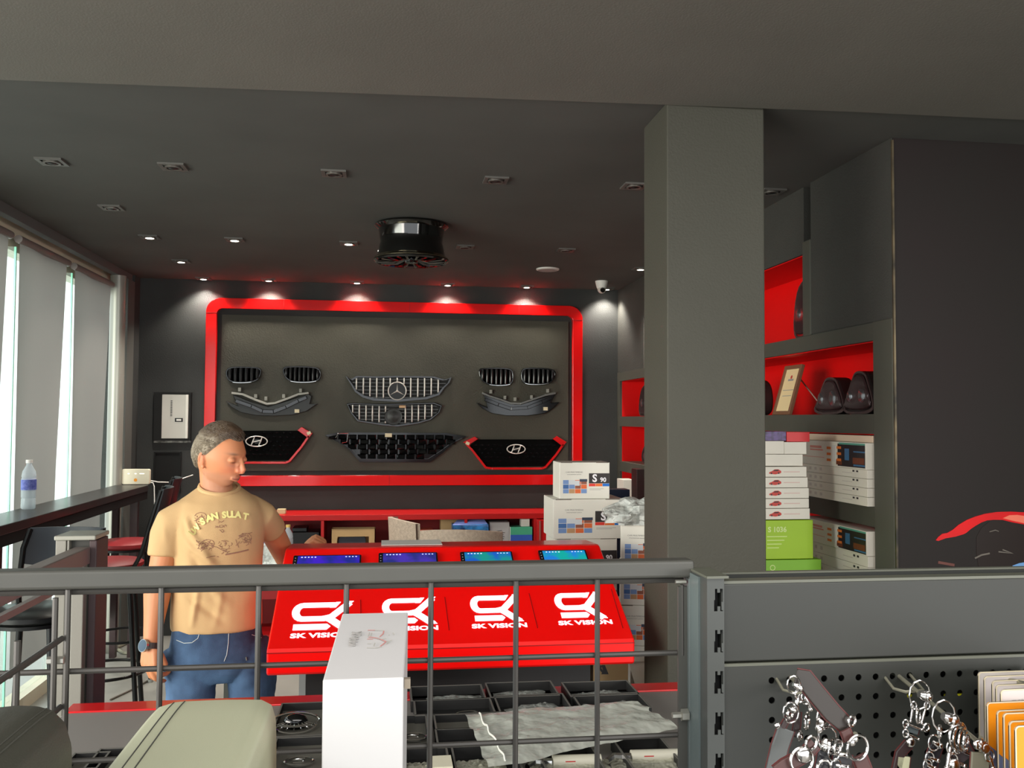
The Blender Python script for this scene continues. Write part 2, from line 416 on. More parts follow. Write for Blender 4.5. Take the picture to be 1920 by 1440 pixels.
# speaker disc, dome camera
p = PZ(1027, 504, H); t = thing('ceiling_speaker', 'flat round white ceiling speaker near the back wall', 'speaker', (p.x, p.y, H))
L4(t).lathe([(0,-.012),(.07,-.012),(.072,-.008)], 32).build('grille', mat('speaker_mesh', (178, 170, 166), .6, bump=.5, bscale=600), t, True)
L4(t).lathe([(.072,0),(.084,0),(.084,-.008),(.072,-.012)], 32, closed=True).build('rim', WHT, t, True)
p = PZ(1128, 527, H); t = thing('dome_camera', 'small white dome security camera on the ceiling', 'security camera', (p.x, p.y, H))
L4(t).lathe([(.050,0),(.050,-.008),(.040,-.05),(.034,-.062)], 28).build('housing', WHT, t, True)
b = L4(t); b.sphere((0,-.006,-.066), .034, 24, 14); cball = b.build('ball', mat('camera_ball', (205,200,190), .3), t, True)
b = L4(t); b.cyl((0,-.03,-.074), (0,-.043,-.08), .020, .018, 20); b.build('lens', GBLK, cball, True)
# car wheel rim hung from the ceiling
p = PZ(773, 411, H); WH = mat('gloss_black_alloy', (10, 10, 9), .12, metal=.2, coat=1)
t = thing('ceiling_wheel_rim', 'glossy black alloy wheel rim mounted on the ceiling as a lamp', 'wheel rim', (p.x, p.y+.14, H))
L4(t).lathe([(.155,0),(.182,-.004),(.186,-.012),(.176,-.022),(.166,-.03),(.160,-.075),(.156,-.10),(.160,-.112),(.168,-.15),(.170,-.172),(.186,-.184),(.187,-.196),(.178,-.204),(.165,-.198),(.150,-.16),(.145,-.05),(.150,0)], 56, closed=True).build('barrel', WH, t, True)
b = L4(t)
for k in range(10):
    a = 2*math.pi*k/10
    for s in (-.10, .10):
        b.tube([(.03*math.cos(a), .03*math.sin(a), -.175), (.09*math.cos(a+s*.6), .09*math.sin(a+s*.6), -.20), (.168*math.cos(a+s*1.5), .168*math.sin(a+s*1.5), -.197)], [.014, .009, .008], 6)
b.build('spokes', WH, t, True)
L4(t).lathe([(.036,-.15),(.040,-.19),(.030,-.206),(0,-.208)], 24).build('hub_cap', WH, t, True)
L4(t).lathe([(.172,-.171),(.1885,-.187),(.1885,-.190),(.172,-.176)], 56, closed=True).build('lip_line', mat('polished_lip', (190,180,150), .15, metal=1), t, True)
t.scale = (1.12, 1.12, 1.06)

# ---------------------------------------------------------------- fuse box and recess on the back wall
t = thing('fuse_box', 'white metal fuse box in a black recess on the back wall', 'fuse box', (-1.6, YB, 1.5))
a, c = PY(289, 826, 7.44), PY(360, 736, 7.44)
MB().ring([(a.x,a.z),(c.x,a.z),(c.x,c.z),(a.x,c.z)], [(a.x+.06,a.z+.012),(c.x-.012,a.z+.012),(c.x-.012,c.z-.012),(a.x+.06,c.z-.012)], .04, (0,7.41,0), (1,0,0), (0,0,1), (0,1,0)).build('recess_frame', mat('recess_black', (16,17,17), .8), t)
a, c = PY(302, 822, 7.42), PY(354, 740, 7.42)
fdoor = MB().lo((a.x, 7.415, a.z), (c.x-.02, 7.449, c.z)).build('door', mat('fuse_box_enamel', (196,194,186), .45), t, bevel=.002)
MB().lo((c.x-.018, 7.40, a.z), (c.x, 7.449, c.z)).build('side_flange', mat('fuse_box_edge', (222,220,212), .45), t, bevel=.002)
b = MB(); b.lo((c.x-.1, 7.411, a.z+.13), (c.x-.04, 7.4145, a.z+.16)); flatch = b.build('latch', BLK, fdoor)
b = MB()
for k in range(10): b.box((a.x+.075, 7.413, c.z-.05-.013*k), (.014, .003, .005))
b.build('vent_slots', BLK, fdoor)
b = MB(); b.lo((c.x-.088, 7.409, a.z+.138), (c.x-.052, 7.4105, a.z+.152)); b.build('latch_plate', WHT, fdoor)
a, c = PY(289, 830, 7.42), PY(358, 826.5, 7.42)
o = MB().lo((a.x, 7.41, a.z), (c.x, YB, c.z)).build('wall_ledge', mat('chipped_ledge', (120,120,116), .6, rgb2=(50,50,48), vscale=30)); tag(o, 'thin chipped ledge on the wall under the fuse box', 'ledge')
a, c = PY(288, 925, 7.44), PY(340, 847, 7.44)
o = MB().ring([(a.x,a.z),(c.x,a.z),(c.x,c.z),(a.x,c.z)], [(a.x+.01,a.z+.01),(c.x-.01,a.z+.01),(c.x-.01,c.z-.01),(a.x+.01,c.z-.01)], .02, (0,7.43,0), (1,0,0), (0,0,1), (0,1,0)).lo((a.x+.01,7.445,a.z+.01),(c.x-.01,7.449,c.z-.01)).build('recess_plate', mat('recess_black', (16,17,17), .8))  # dark of the wall recess put into the colour of a flat plate
tag(o, 'flat black square plate drawn for a dark wall recess behind the router', 'wall recess')
# ================================================================ car grilles on the board
def W2(pts, ox, oy, k, Y=YG):
    out = []
    for (x, y) in pts:
        q = PY(ox+x/k, oy+y/k, Y); out.append((q.x, q.z))
    return out
def inpoly(p, poly):
    c = False; n = len(poly)
    for i in range(n):
        a, b2 = poly[i], poly[i-1]
        if (a[1] > p[1]) != (b2[1] > p[1]) and p[0] < (b2[0]-a[0])*(p[1]-a[1])/(b2[1]-a[1])+a[0]: c = not c
    return c
def shrink(poly, d):
    cx = sum(p[0] for p in poly)/len(poly); cz = sum(p[1] for p in poly)/len(poly)
    w_ = max(p[0] for p in poly)-min(p[0] for p in poly); h_ = max(p[1] for p in poly)-min(p[1] for p in poly)
    return [(cx+(p[0]-cx)*(1-2*d/w_), cz+(p[1]-cz)*(1-2*d/h_)) for p in poly]
def span(poly, x):
    zs = []
    for i in range(len(poly)):
        a, b2 = poly[i], poly[i-1]
        if (a[0] > x) != (b2[0] > x): zs.append(a[1]+(b2[1]-a[1])*(x-a[0])/(b2[0]-a[0]))
    return (min(zs), max(zs)) if len(zs) > 1 else None
YBD = 7.43
SIL = mat('bright_silver_trim', (214, 212, 206), .28, metal=.25)
XZ = dict(U=(1,0,0), V=(0,0,1), W=(0,-1,0))
def smoothpoly(P, n=2):
    for _ in range(n):
        Q = []
        for i in range(len(P)):
            a, b2 = P[i], P[(i+1) % len(P)]
            Q += [(a[0]*.75+b2[0]*.25, a[1]*.75+b2[1]*.25), (a[0]*.25+b2[0]*.75, a[1]*.25+b2[1]*.75)]
        P = Q
    return P
def kidney(pts, ox, oy, k, label, nb):
    P = smoothpoly(W2(pts, ox, oy, k)); cx = sum(p[0] for p in P)/len(P)
    t = thing('kidney_grille', label, 'car grille', (cx, YBD, P[0][1]), 0, 'kidney grilles on the board')
    b = MB(); b.ring(P, shrink(P, .013), .05, (0, YBD, 0), **XZ); b.build('surround', GBLK, t, bevel=.004, seg=2)
    I = shrink(P, .011); x0 = min(p[0] for p in I); x1 = max(p[0] for p in I)
    MB().prism(I, .006, (0, YBD, 0), **XZ).build('backing', mat('grille_hollow', (7,7,7), .9, spec=.1), t)
    for i in range(nb):
        x = x0+(i+.5)/nb*(x1-x0); s = span(I, x)
        if not s: continue
        b = MB(); wv = (x1-x0)/nb*.30
        b.tube([(x, YBD-.01, s[0]), (x, YBD-.05, s[0]+.008), (x, YBD-.056, (s[0]+s[1])/2), (x, YBD-.046, s[1]-.008), (x, YBD-.01, s[1])], wv, 8, flat=1, upv=(0,-1,0))
        b.build('slat', mat('grille_slat_black', (14,15,17), .32, coat=.15), t, True)
    b = MB(); lo = [p for p in P if p[1] < min(q[1] for q in P)+.012]; lo.sort()
    if len(lo) > 1: b.tube([(p[0], YBD-.053, p[1]+.004) for p in lo], .0025, 6)
    b.build('chrome_edge', CHR, t, True)
kidney([(205,520),(260,495),(400,498),(475,505),(468,560),(440,608),(330,622),(225,610)], 370, 560, 3.89, 'upper left black kidney grille, first of the left pair', 6)
kidney([(612,500),(700,492),(860,496),(905,520),(905,580),(870,612),(740,618),(650,600)], 370, 560, 3.89, 'upper left black kidney grille, second of the left pair', 8)
kidney([(285,270),(340,256),(580,255),(630,290),(625,400),(570,432),(400,432),(310,385)], 840, 640, 5.14, 'upper right black kidney grille, first of the right pair', 7)
kidney([(695,280),(740,252),(990,260),(1040,300),(1020,370),(960,420),(760,425),(700,390)], 840, 640, 5.14, 'upper right black kidney grille, nearest the right edge', 7)

def vgrille(ox, oy, k, top, body, inner, tabs, white, label, bm):
    B_ = W2(body, ox, oy, k); cx = sum(p[0] for p in B_)/len(B_)
    t = thing('bumper_grille', label, 'car grille', (cx, YBD, B_[0][1]), 0, 'winged bumper grilles on the board')
    MB().prism(B_, .035, (0, YBD, 0), **XZ).build('body', bm, t, bevel=.004)
    b = MB(); b.ribbon(W2(inner, ox, oy, k), .028, .022, (0, YBD-.034, 0), **XZ); b.build('lower_blade', GBLK, t, bevel=.003)
    b = MB(); b.ribbon(W2(top, ox, oy, k), .016, .05, (0, YBD, 0), **XZ); b.build('top_strip', white, t, bevel=.002)
    b = MB()
    for (x, y) in W2(tabs, ox, oy, k): b.box((x, YBD-.03, z_ := y+.012), (.022, .02, .03))
    b.build('clip_tab', mat('grille_clip', (150,150,142), .5), t, bevel=.002)
    q = W2([(730,820)], ox, oy, k)[0] if k < 4 else W2([(932,650)], ox, oy, k)[0]
    MB().box((q[0], YBD-.045, q[1]), (.035, .02, .028)).build('sticker', mat('paper_sticker', (222,212,178), .6), t)
vgrille(370, 560, 3.89, [(255,688),(335,698),(420,735),(510,768),(570,762),(660,730),(740,698),(815,688)],
        [(210,745),(300,782),(262,700),(400,755),(520,788),(660,745),(812,695),(835,712),(822,768),(880,765),(800,820),(700,848),(560,856),(430,852),(320,830),(250,790)],
        [(285,745),(400,785),(480,822),(560,825),(650,790),(740,745),(800,720)], [(312,675),(428,722),(503,740),(632,722),(755,682)],
        mat('grille_top_strip', (168,168,160), .5), 'winged black bumper grille with a pale top strip, left side of the board', mat('satin_black', (38,39,38), .35))
vgrille(840, 640, 5.14, [(325,500),(400,530),(500,562),(600,598),(690,602),(800,565),(930,520),(1030,500)],
        [(268,590),(380,640),(345,530),(325,500),(500,570),(640,608),(700,608),(850,560),(1035,500),(990,590),(1072,585),(1000,650),(930,695),(760,718),(560,718),(420,695),(330,650)],
        [(350,560),(480,610),(600,650),(760,640),(900,585),(990,545)], [(410,500),(545,556),(642,572),(800,552),(955,492)],
        mat('grille_top_strip_dark', (110,110,106), .25, metal=.4), 'winged glossy black bumper grille under the right pair of kidneys', GBLK)

def bargrille(out, bars, z_top, ox, oy, k, label, star, cc, rr):
    P = W2(out, ox, oy, k); cx = sum(p[0] for p in P)/len(P)
    t = thing('bar_grille', label, 'car grille', (cx, YBD, P[0][1]), 0, 'chrome bar grilles on the board')
    I = shrink(P, .017)
    MB().ring(P, I, .04, (0, YBD, 0), **XZ).build('surround', GBLK, t, bevel=.004, seg=2)
    x0 = min(p[0] for p in I); x1 = max(p[0] for p in I)
    c = W2([cc], ox, oy, k)[0]; r = rr/k/1700*7.4
    b = MB()
    for i in range(6):
        z = min(p[1] for p in I)+(i+.5)/6*(max(p[1] for p in I)-min(p[1] for p in I))
        xs = [x0+(x1-x0)*j/60 for j in range(61) if inpoly((x0+(x1-x0)*j/60, z), I)]
        if xs: b.lo((xs[0], YBD-.016, z-.0025), (xs[-1], YBD-.01, z+.0025))
    b.build('cross_slats', mat('grille_cross_slat', (90,90,88), .3, metal=.7), t)
    MB().prism(I, .004, (0, YBD, 0), **XZ).build('backing', mat('grille_backing', (20,20,19), .6), t)
    for x in bars:
        q = W2([(x, z_top)], ox, oy, k)[0]; s = span(I, q[0])
        if not s: continue
        zt = min(q[1], s[1]-.002); zb = s[0]+.004
        pieces = [(zb, zt)]
        if abs(q[0]-c[0]) < r+.004:
            hh = math.sqrt(max(0, (r+.004)**2-(q[0]-c[0])**2)); pieces = [(zb, c[1]-hh), (c[1]+hh, zt)]
        b = MB(); ok = False
        for (za, zc) in pieces:
            if zc-za > .012:
                ok = True; b.tube([(q[0], YBD-.018, za), (q[0], YBD-.043, za+.006), (q[0], YBD-.05, (za+zc)/2), (q[0], YBD-.04, zc-.004), (q[0], YBD-.018, zc)], .0055, 8)
        if ok: b.build('chrome_bar', SIL, t, True)
    MB().tube([(p[0], YBD-.042, p[1]) for p in shrink(P, .006) if p[1] < c[1]-.02][:40], .0018, 5).build('chrome_line', CHR, t, True) if False else None
    if star:
        MB().prism(circ(c[0], c[1], r*.97, 32), .05, (0, YBD, 0), **XZ).build('emblem_disc', BLK, t)
        e = MB(); e.tube([(c[0]+r*math.cos(2*math.pi*i/40), YBD-.055, c[1]+r*math.sin(2*math.pi*i/40)) for i in range(40)], r*.06, 8, closed=True)
        for a in (90, 210, 330):
            ca, sa = math.cos(R(a)), math.sin(R(a)); w0 = r*.13
            e.add([(c[0], YBD-.066, c[1]), (c[0]-sa*w0*.8-ca*0, YBD-.052, c[1]+ca*w0*.8), (c[0]+sa*w0*.8, YBD-.052, c[1]-ca*w0*.8), (c[0]+ca*r, YBD-.056, c[1]+sa*r)], [(0,3,1),(0,2,3),(1,3,2),(0,1,2)])
        e.build('star_emblem', SIL, t, True)
    else:
        MB().lathe([(r,0),(r,.006),(r*.86,.010),(0,.004)], 36).mesh('x')
        e = MB(); e.T = Matrix.Translation((c[0], YBD-.02, c[1])) @ Matrix.Rotation(R(90), 4, 'X')
        e.lathe([(r,0),(r,.028),(r*.84,.024),(r*.6,.03),(0,.034)], 36); e.build('sensor_disc', mat('sensor_disc', (38,38,36), .4), t, True)
        q = W2([(925,615)], ox, oy, k)[0]; MB().box((q[0], YBD-.045, q[1]), (.05, .012, .02)).build('sticker', mat('tan_sticker', (205,170,130), .6), t)
bargrille([(285,268),(345,310),(410,272),(640,276),(860,270),(1280,276),(1400,312),(1478,285),(1455,345),(1400,400),(1340,485),(1200,532),(870,562),(600,548),(480,512),(395,450),(335,345)],
          [412,490,565,640,715,790,868,945,1020,1100,1175,1250,1328], 295, 600, 660, 6, 'chrome bar grille with a three-pointed star, centre of the board', True, (868,440), 98)
bargrille([(300,580),(370,572),(700,585),(1290,568),(1372,600),(1345,680),(1245,765),(1100,808),(870,842),(700,828),(420,782),(340,680)],
          [370,445,520,592,667,738,960,1035,1107,1180,1255], 590, 600, 660, 6, 'chrome bar grille with a round blank disc, below the starred one', False, (825,728), 96)

# wide gloss black grille with pointed wings
P = W2([(60,935),(200,905),(330,905),(1420,910),(1640,950),(1500,1020),(1380,1130),(1230,1240),(450,1235),(340,1110),(250,1040)], 600, 660, 6)
t = thing('winged_grille', 'wide glossy black grille with pointed wings, bottom centre of the board', 'car grille', (P[3][0]*.5+P[1][0]*.5, YBD, P[8][1]))
MB().ring(P, shrink(P, .022), .045, (0, YBD, 0), **XZ).build('surround', GBLK, t, bevel=.004, seg=2)
I = shrink(P, .021); MB().prism(I, .018, (0, YBD, 0), **XZ).build('backing', GBLK, t)
b = MB()
x0 = min(p[0] for p in I); x1 = max(p[0] for p in I); z0 = min(p[1] for p in I); z1 = max(p[1] for p in I)
for j in range(5):
    for i in range(14):
        x = x0+(i+.5+(.25 if j % 2 else 0))*(x1-x0)/14; z = z0+(j+.5)*(z1-z0)/5
        if not inpoly((x, z), shrink(P, .03)): continue
        a = .034; hh = .020; tl = random.uniform(-.008, .008)
        b.add([(x-a,YBD-.02,z-hh),(x+a,YBD-.02,z-hh),(x+a,YBD-.02,z+hh),(x-a,YBD-.02,z+hh),(x-a*.75,YBD-.036+tl,z-hh*.6),(x+a*.75,YBD-.036-tl,z-hh*.6),(x+a*.7,YBD-.03-tl,z+hh*.7),(x-a*.7,YBD-.03+tl,z+hh*.7)],
              [(0,1,5,4),(1,2,6,5),(2,3,7,6),(3,0,4,7),(4,5,6,7)])
b.build('honeycomb', GBLK, t)
b = MB(); b.tube([(q[0], YBD-.05, q[1]) for q in W2([(180,965),(205,915),(320,912),(305,1010),(250,1020)], 600, 660, 6)], .003, 6); b.build('wing_trim', CHR, t, True)
q = W2([(770,935)], 600, 660, 6)[0]; MB().box((q[0], YBD-.045, q[1]), (.055, .01, .03)).build('sticker', mat('paper_sticker', (222,212,178)), t)

def redgrille(dx, dy, s, label):
    def W3(pts): return W2([(650+(p[0]-650)*s, 1037+(p[1]-1037)*s) for p in pts], 840+dx, 640+dy, 5.14)
    P = W3([(285,945),(1010,945),(1085,1000),(1060,1050),(922,1203),(370,1210),(212,1010)])
    t = thing('honeycomb_grille', label, 'car grille', (P[0][0], YBD, P[4][1]), 0, 'red edged honeycomb grilles')
    MB().prism(P, .02, (0, YBD, 0), **XZ).build('backing', mat('grille_hollow', (7,7,7), .9, spec=.1), t)
    x0 = min(p[0] for p in P); x1 = max(p[0] for p in P); z0 = min(p[1] for p in P); z1 = max(p[1] for p in P)
    b = MB(); Pi = shrink(P, .02)
    for j in range(7):
        for i in range(15):
            x = x0+(i+.5+(.5 if j % 2 else 0))*(x1-x0)/15; z = z0+(j+.5)*(z1-z0)/7
            if not inpoly((x, z), Pi): continue
            a, hh = .023, .010
            b.add([(x-a,YBD-.021,z),(x,YBD-.021,z-hh),(x+a,YBD-.021,z),(x,YBD-.021,z+hh),(x-.004,YBD-.042,z+.004)], [(0,1,4),(1,2,4),(2,3,4),(3,0,4)])
    b.build('honeycomb', mat('honeycomb_gloss', (30,31,34), .10, coat=1), t)
    rt_ = mat('grille_red_trim', (205,8,10), .25, coat=.5)
    b = MB(); b.prism(W3([(255,918),(285,940),(215,985),(205,1005),(150,975),(140,972)]), .045, (0, YBD, 0), **XZ)
    b.ribbon(W3([(172,985),(232,1050),(360,1215),(420,1224),(900,1224),(935,1210),(1040,1085),(1105,990)]), .017, .045, (0, YBD, 0), **XZ)
    b.prism(W3([(1042,912),(1135,970),(1100,1012),(1075,992),(1005,940)]), .045, (0, YBD, 0), **XZ)
    b.build('red_trim', rt_, t, bevel=.002)
    c = W3([(650,1037)])[0]; r = 88/5.14/1700*7.4*s; r2 = 43/5.14/1700*7.4*s
    e = MB(); e.tube([(c[0]+r*math.cos(2*math.pi*i/36), YBD-.05, c[1]+r2*math.sin(2*math.pi*i/36)) for i in range(36)], .0048, 6, closed=True)
    for sx_ in (-.36, .36):
        e.tube([(c[0]+r*(sx_-.16), YBD-.05, c[1]-r2*.82), (c[0]+r*(sx_+.02), YBD-.05, c[1]), (c[0]+r*(sx_+.16), YBD-.05, c[1]+r2*.86)], [.004,.006,.004], 6)
    e.tube([(c[0]-r*.36, YBD-.05, c[1]-.006), (c[0]+r*.36, YBD-.05, c[1]+.008)], .005, 6)
    e.build('emblem', SIL, t, True)
    MB().cyl((c[0], YBD, c[1]), (c[0], YBD-.048, c[1]), r2*.5).build('emblem_mount', BLK, t)
    k_ = W3([(1105,965)] if dx < 0 else [(185,982)])[0]
    MB().box((k_[0], YBD-.046, k_[1]), (.03, .004, .024), Matrix.Rotation(R(25 if dx >= 0 else -25), 3, 'Y')).build('sticker', mat('paper_sticker', (222,212,178)), t)
redgrille(0, 0, 1.0, 'black honeycomb grille with red edge trim, lower right of the board')
redgrille(-484, -14.5, 1.10, 'black honeycomb grille with red edge trim, partly behind the man\'s head')
# ================================================================ red sloped demonstration desk
YT, ZT_, YC, ZC = 3.48, 1.211, 2.98, .970
nrm = Vector((0, ZC-ZT_, YT-YC)).cross(Vector((1,0,0))); nrm = Vector((1,0,0)).cross(Vector((0, YT-YC, ZT_-ZC))).normalized()
Vs = Vector((0, YT-YC, ZT_-ZC)).normalized(); Us = Vector((1,0,0)); O0 = Vector((0, YC, ZC))
def DU(x, y):
    q = PN(x, y, O0, nrm)-O0; return (q.dot(Us), q.dot(Vs))
def DP(x, y, off=0): u, v = DU(x, y); return O0+Us*u+Vs*v+nrm*off
xl, xr = (PY(500,1222,YC).x+PY(535,1030,YT).x)/2, (PY(1190,1193,YC).x+PY(1124,1025,YT).x)/2
DR = mat('desk_red_lacquer', (252, 8, 5), .30, coat=.3)
t = desk = thing('demo_desk', 'glossy red sloping demonstration desk with four illuminated white logos', 'display desk', ((xl+xr)/2, 3.3, 0))
prof = [(YT+.24, ZC-.085), (YT+.24, ZT_-.02), (YT+.23, ZT_-.008), (YT+.02, ZT_+.003), (YT, ZT_), (YC, ZC), (YC-.006, ZC-.012), (YC-.004, ZC-.076), (YC+.004, ZC-.085), (YC+.05, ZC-.085), (YC+.2, ZC-.085)]
b = MB(); b.prism(prof, xr-xl, (xl, 0, 0), (0,1,0), (0,0,1), (1,0,0)); b.build('desk_shell', DR, t, bevel=.006, seg=3)
# raised logo panels' grooves
b = MB()
for (xa, ya, xb, yb) in ((676,1125,677,1185),(834,1120,842,1182),(992,1113,1008,1178),(1146,1105,1168,1178)):
    p, q = DP(xa, ya), DP(xb, yb)
    b.tube([p+nrm*.0002, q+nrm*.0002], .0016, 6)
b.build('panel_groove', mat('groove_red', (150, 4, 4), .4), t)
b = MB(); b.lo((xl+.001, YC-.0075, ZC-.014), (xr-.001, YC-.004, ZC-.011)); b.build('edge_seam', mat('groove_red', (150,4,4)), t)
LG = mat('backlit_logo', (250, 240, 255), .4, emit=.9)
for n, (x0, y0, x1, y1, xr_, yr_) in enumerate(((552,1129,658,1195,0,0),(718,1121,820,1182,0,0),(881,1116,984,1177,0,0),(1037,1111,1143,1171,0,0))):
    tl = DU(x0+2, y0); br = DU(x1, y1); c0 = DU((x0+x1)/2, (y0+y1)/2)
    w_ = br[0]-tl[0]+.004; h_ = tl[1]-br[1]; cx, cy = c0
    def lp(pts): return [(cx-w_/2+p[0]*w_, cy+h_/2-p[1]*h_) for p in pts]
    W_ = dict(U=tuple(Us), V=tuple(Vs), W=tuple(nrm)); oo = tuple(O0+nrm*.0006)
    b = MB()
    arc = [(.16+.12*math.cos(R(a)), .285+.19*math.sin(R(a))) for a in range(-90, -271, -20)]
    S_ = [(.70,.095)] + arc[:1] + arc[1:] + [(.56,.475)]
    b.ribbon(lp([(.70,.095)]+arc+[(.54,.475)]), h_*.132, .0012, oo, **W_)
    b.prism(lp([(.70,.02),(.78,.02),(.70,.17),(.60,.17)]), .0012, oo, **W_)
    b.ribbon(lp([(.50,.475),(.64,.43),(.93,.05)]), h_*.135, .0012, oo, **W_)
    b.prism(lp([(.86,0),(1.0,0),(.93,.10),(.84,.10)]), .0012, oo, **W_)
    b.ribbon(lp([(.54,.44),(.63,.50),(.92,.80)]), h_*.145, .0012, oo, **W_)
    b.prism(lp([(.83,.72),(.93,.72),(1.0,.80),(.90,.80)]), .0012, oo, **W_)
    b.prism(lp([(.03,.62),(.58,.62),(.64,.69),(.58,.77),(.03,.77)]), .0012, oo, **W_)
    b.build('logo', LG, t)
    text('SK VISION', h_*.16, O0+Us*cx+Vs*(cy-h_*.42)+nrm*.0008, Us, Vs, LG, t, sx=1.40, bold=.0011)
# black plinth
MB().lo((PY(715,1290,3.12).x-.25, 3.12, 0), (PY(1112,1270,3.12).x-.01, 3.5, ZC-.0855)).build('plinth', mat('plinth_black', (26,24,25), .5), t)
MB().lo((xl+.08, 3.22, 0), (xl+.125, 3.5, ZC-.0855)).build('leg', mat('desk_leg_grey', (132,134,134), .4), t)
MB().lo((xl+.13, 3.24, 0), (xl+.3, 3.5, ZC-.0855)).build('side_panel', mat('plinth_purple_grey', (74,70,74), .5), t)
# head units fixed to the slope
cols = [((52,20,170),(20,30,120)), ((60,40,150),(30,36,110)), ((10,130,120),(14,80,170)), ((0,150,140),(20,110,190))]
for n, (xa, xb, ya, yb) in enumerate(((551,672,1047,1101),(710,824,1042,1093),(862,970,1040,1090),(1008,1114,1037,1085))):
    a = DU(xa, ya); c = DU(xb, yb); ua, ub = min(a[0], c[0]), max(a[0], c[0]); va, vb = min(a[1], c[1]), max(a[1], c[1])
    if n == 0: ua, ub = ua, ua+.245
    tt = thing('head_unit', 'black touchscreen head unit glowing %s, %s on the red desk' % (('violet blue','leftmost of the four'),('dim blue','second from left'),('dark teal','third from left'),('bright teal and blue','rightmost'))[n], 'car stereo', tuple(O0+Us*ua+Vs*va), 0, 'head units on the red desk')
    W_ = dict(U=tuple(Us), V=tuple(Vs), W=tuple(nrm))
    b = MB(); b.prism(rrect(ua, va, ub, vb, .006, 4), .012, tuple(O0+nrm*.001), **W_); b.build('housing', mat('head_unit_black', (18,18,20), .2, coat=.5), tt, bevel=.001)
    m_ = bpy.data.materials.new('screen_glow_%d' % n); m_.use_nodes = True; nt = m_.node_tree; bs = nt.nodes['Principled BSDF']
    bs.inputs['Roughness'].default_value = .15; bs.inputs['Base Color'].default_value = (.01,.01,.02,1)
    tc = nt.nodes.new('ShaderNodeTexCoord'); vz = nt.nodes.new('ShaderNodeTexNoise'); vz.inputs['Scale'].default_value = 16
    rp = nt.nodes.new('ShaderNodeValToRGB'); rp.color_ramp.elements[0].color = lin(cols[n][0])+(1,); rp.color_ramp.elements[1].color = lin(cols[n][1])+(1,); rp.color_ramp.elements[0].position = .4; rp.color_ramp.elements[1].position = .6
    nt.links.new(tc.outputs['Object'], vz.inputs['Vector']); nt.links.new(vz.outputs[0], rp.inputs[0]); nt.links.new(rp.outputs[0], bs.inputs['Emission Color']); bs.inputs['Emission Strength'].default_value = 1.0
    b = MB(); b.prism([(ua+.016,va+.022),(ub-.006,va+.022),(ub-.006,vb-.006),(ua+.016,vb-.006)], .0006, tuple(O0+nrm*.013), **W_); scr = b.build('screen', m_, tt)
    b = MB(); ig = mat('screen_icons', (190,205,255), .4, emit=.7)
    for k in range(5): b.prism(rrect(ua+.028+.012*k, vb-.017, ua+.034+.012*k, vb-.012, .001, 2), .0003, tuple(O0+nrm*.0137), **W_)
    for k in range(4): b.prism(rrect(ub-.058+.012*k, vb-.016, ub-.052+.012*k, vb-.012, .001, 2), .0003, tuple(O0+nrm*.0137), **W_)
    for k in range(4): b.prism(circ(ua+.045+.045*k, va+.05, .011, 16), .0003, tuple(O0+nrm*.0137), **W_)
    b.build('screen_icons', ig, scr)
    b = MB()
    for k in range(4): b.prism(circ(ua+.008, vb-.018-.017*k, .0022, 10), .0003, tuple(O0+nrm*.0131), **W_)
    b.build('side_buttons', mat('side_button', (170,170,180), .4), tt)
# sheet on the desk
p = PZ(715, 1018, ZT_+.003); q = PZ(826, 1014, ZT_+.003)
o = MB().lo((p.x, YT+.06, ZT_+.003), (q.x, YT+.20, ZT_+.0045)).build('paper_sheet', WHT); tag(o, 'white paper sheet lying on the back edge of the red desk', 'paper')

# ================================================================ low red cabinet along the back wall
YF = 7.05
pt = PY(530, 966, YF); xa = PY(505, 966, YF).x; xb = 1.62; zt = pt.z
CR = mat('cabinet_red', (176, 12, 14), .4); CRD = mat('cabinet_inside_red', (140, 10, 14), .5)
t = thing('low_cabinet', 'low red open cabinet with compartments along the back wall', 'cabinet', ((xa+xb)/2, YB, 0))
MB().lo((xa-.5, YF, zt-.045), (xb, YB, zt)).build('top', CR, t, bevel=.004)
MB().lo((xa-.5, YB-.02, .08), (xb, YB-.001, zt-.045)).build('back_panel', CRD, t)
xs_div = [xa-.5, PY(602,980,YF).x, PY(735,980,YF).x, PY(871,980,YF).x, PY(1001,980,YF).x, xb-.02]
for x in xs_div: MB().lo((x, YF, .08), (x+.022, YB-.02, zt-.045)).build('divider', CR, t)
MB().lo((xa-.5, YF, .0), (xb, YB-.02, .08)).build('plinth', CR, t)
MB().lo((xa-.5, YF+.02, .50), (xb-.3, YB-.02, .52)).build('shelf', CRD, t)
b = MB().lo((xs_div[4]+.022, YF-.015, .09), (xb-.03, YF, zt-.05)); dr = b.build('door', mat('cabinet_door_red', (196, 10, 12), .4), t, bevel=.003)
px_ = PY(1012, 990, YF-.02).x
MB().lo((px_-.006, YF-.035, zt-.42), (px_+.006, YF-.015, zt-.06)).build('handle', mat('handle_rose', (196,120,110), .3, metal=.5), dr)
def bx(name, label, cat, pa, pb, Y, d, m_, group=None, zs=None):
    """box whose front face spans two picture corners at depth Y and that stands on height zs"""
    a, c = PY(pa[0], pa[1], Y), PY(pb[0], pb[1], Y)
    z0 = zs if zs is not None else min(a.z, c.z); z1 = max(a.z, c.z)
    o = MB().lo((a.x, Y, z0), (c.x, Y+d, z1)).build(name, m_, None, bevel=.002)
    return tag(o, label, cat, group), (a.x, Y, z0, c.x, z1)
CARD = mat('brown_cardboard', (190, 158, 112), .7, var=.05)
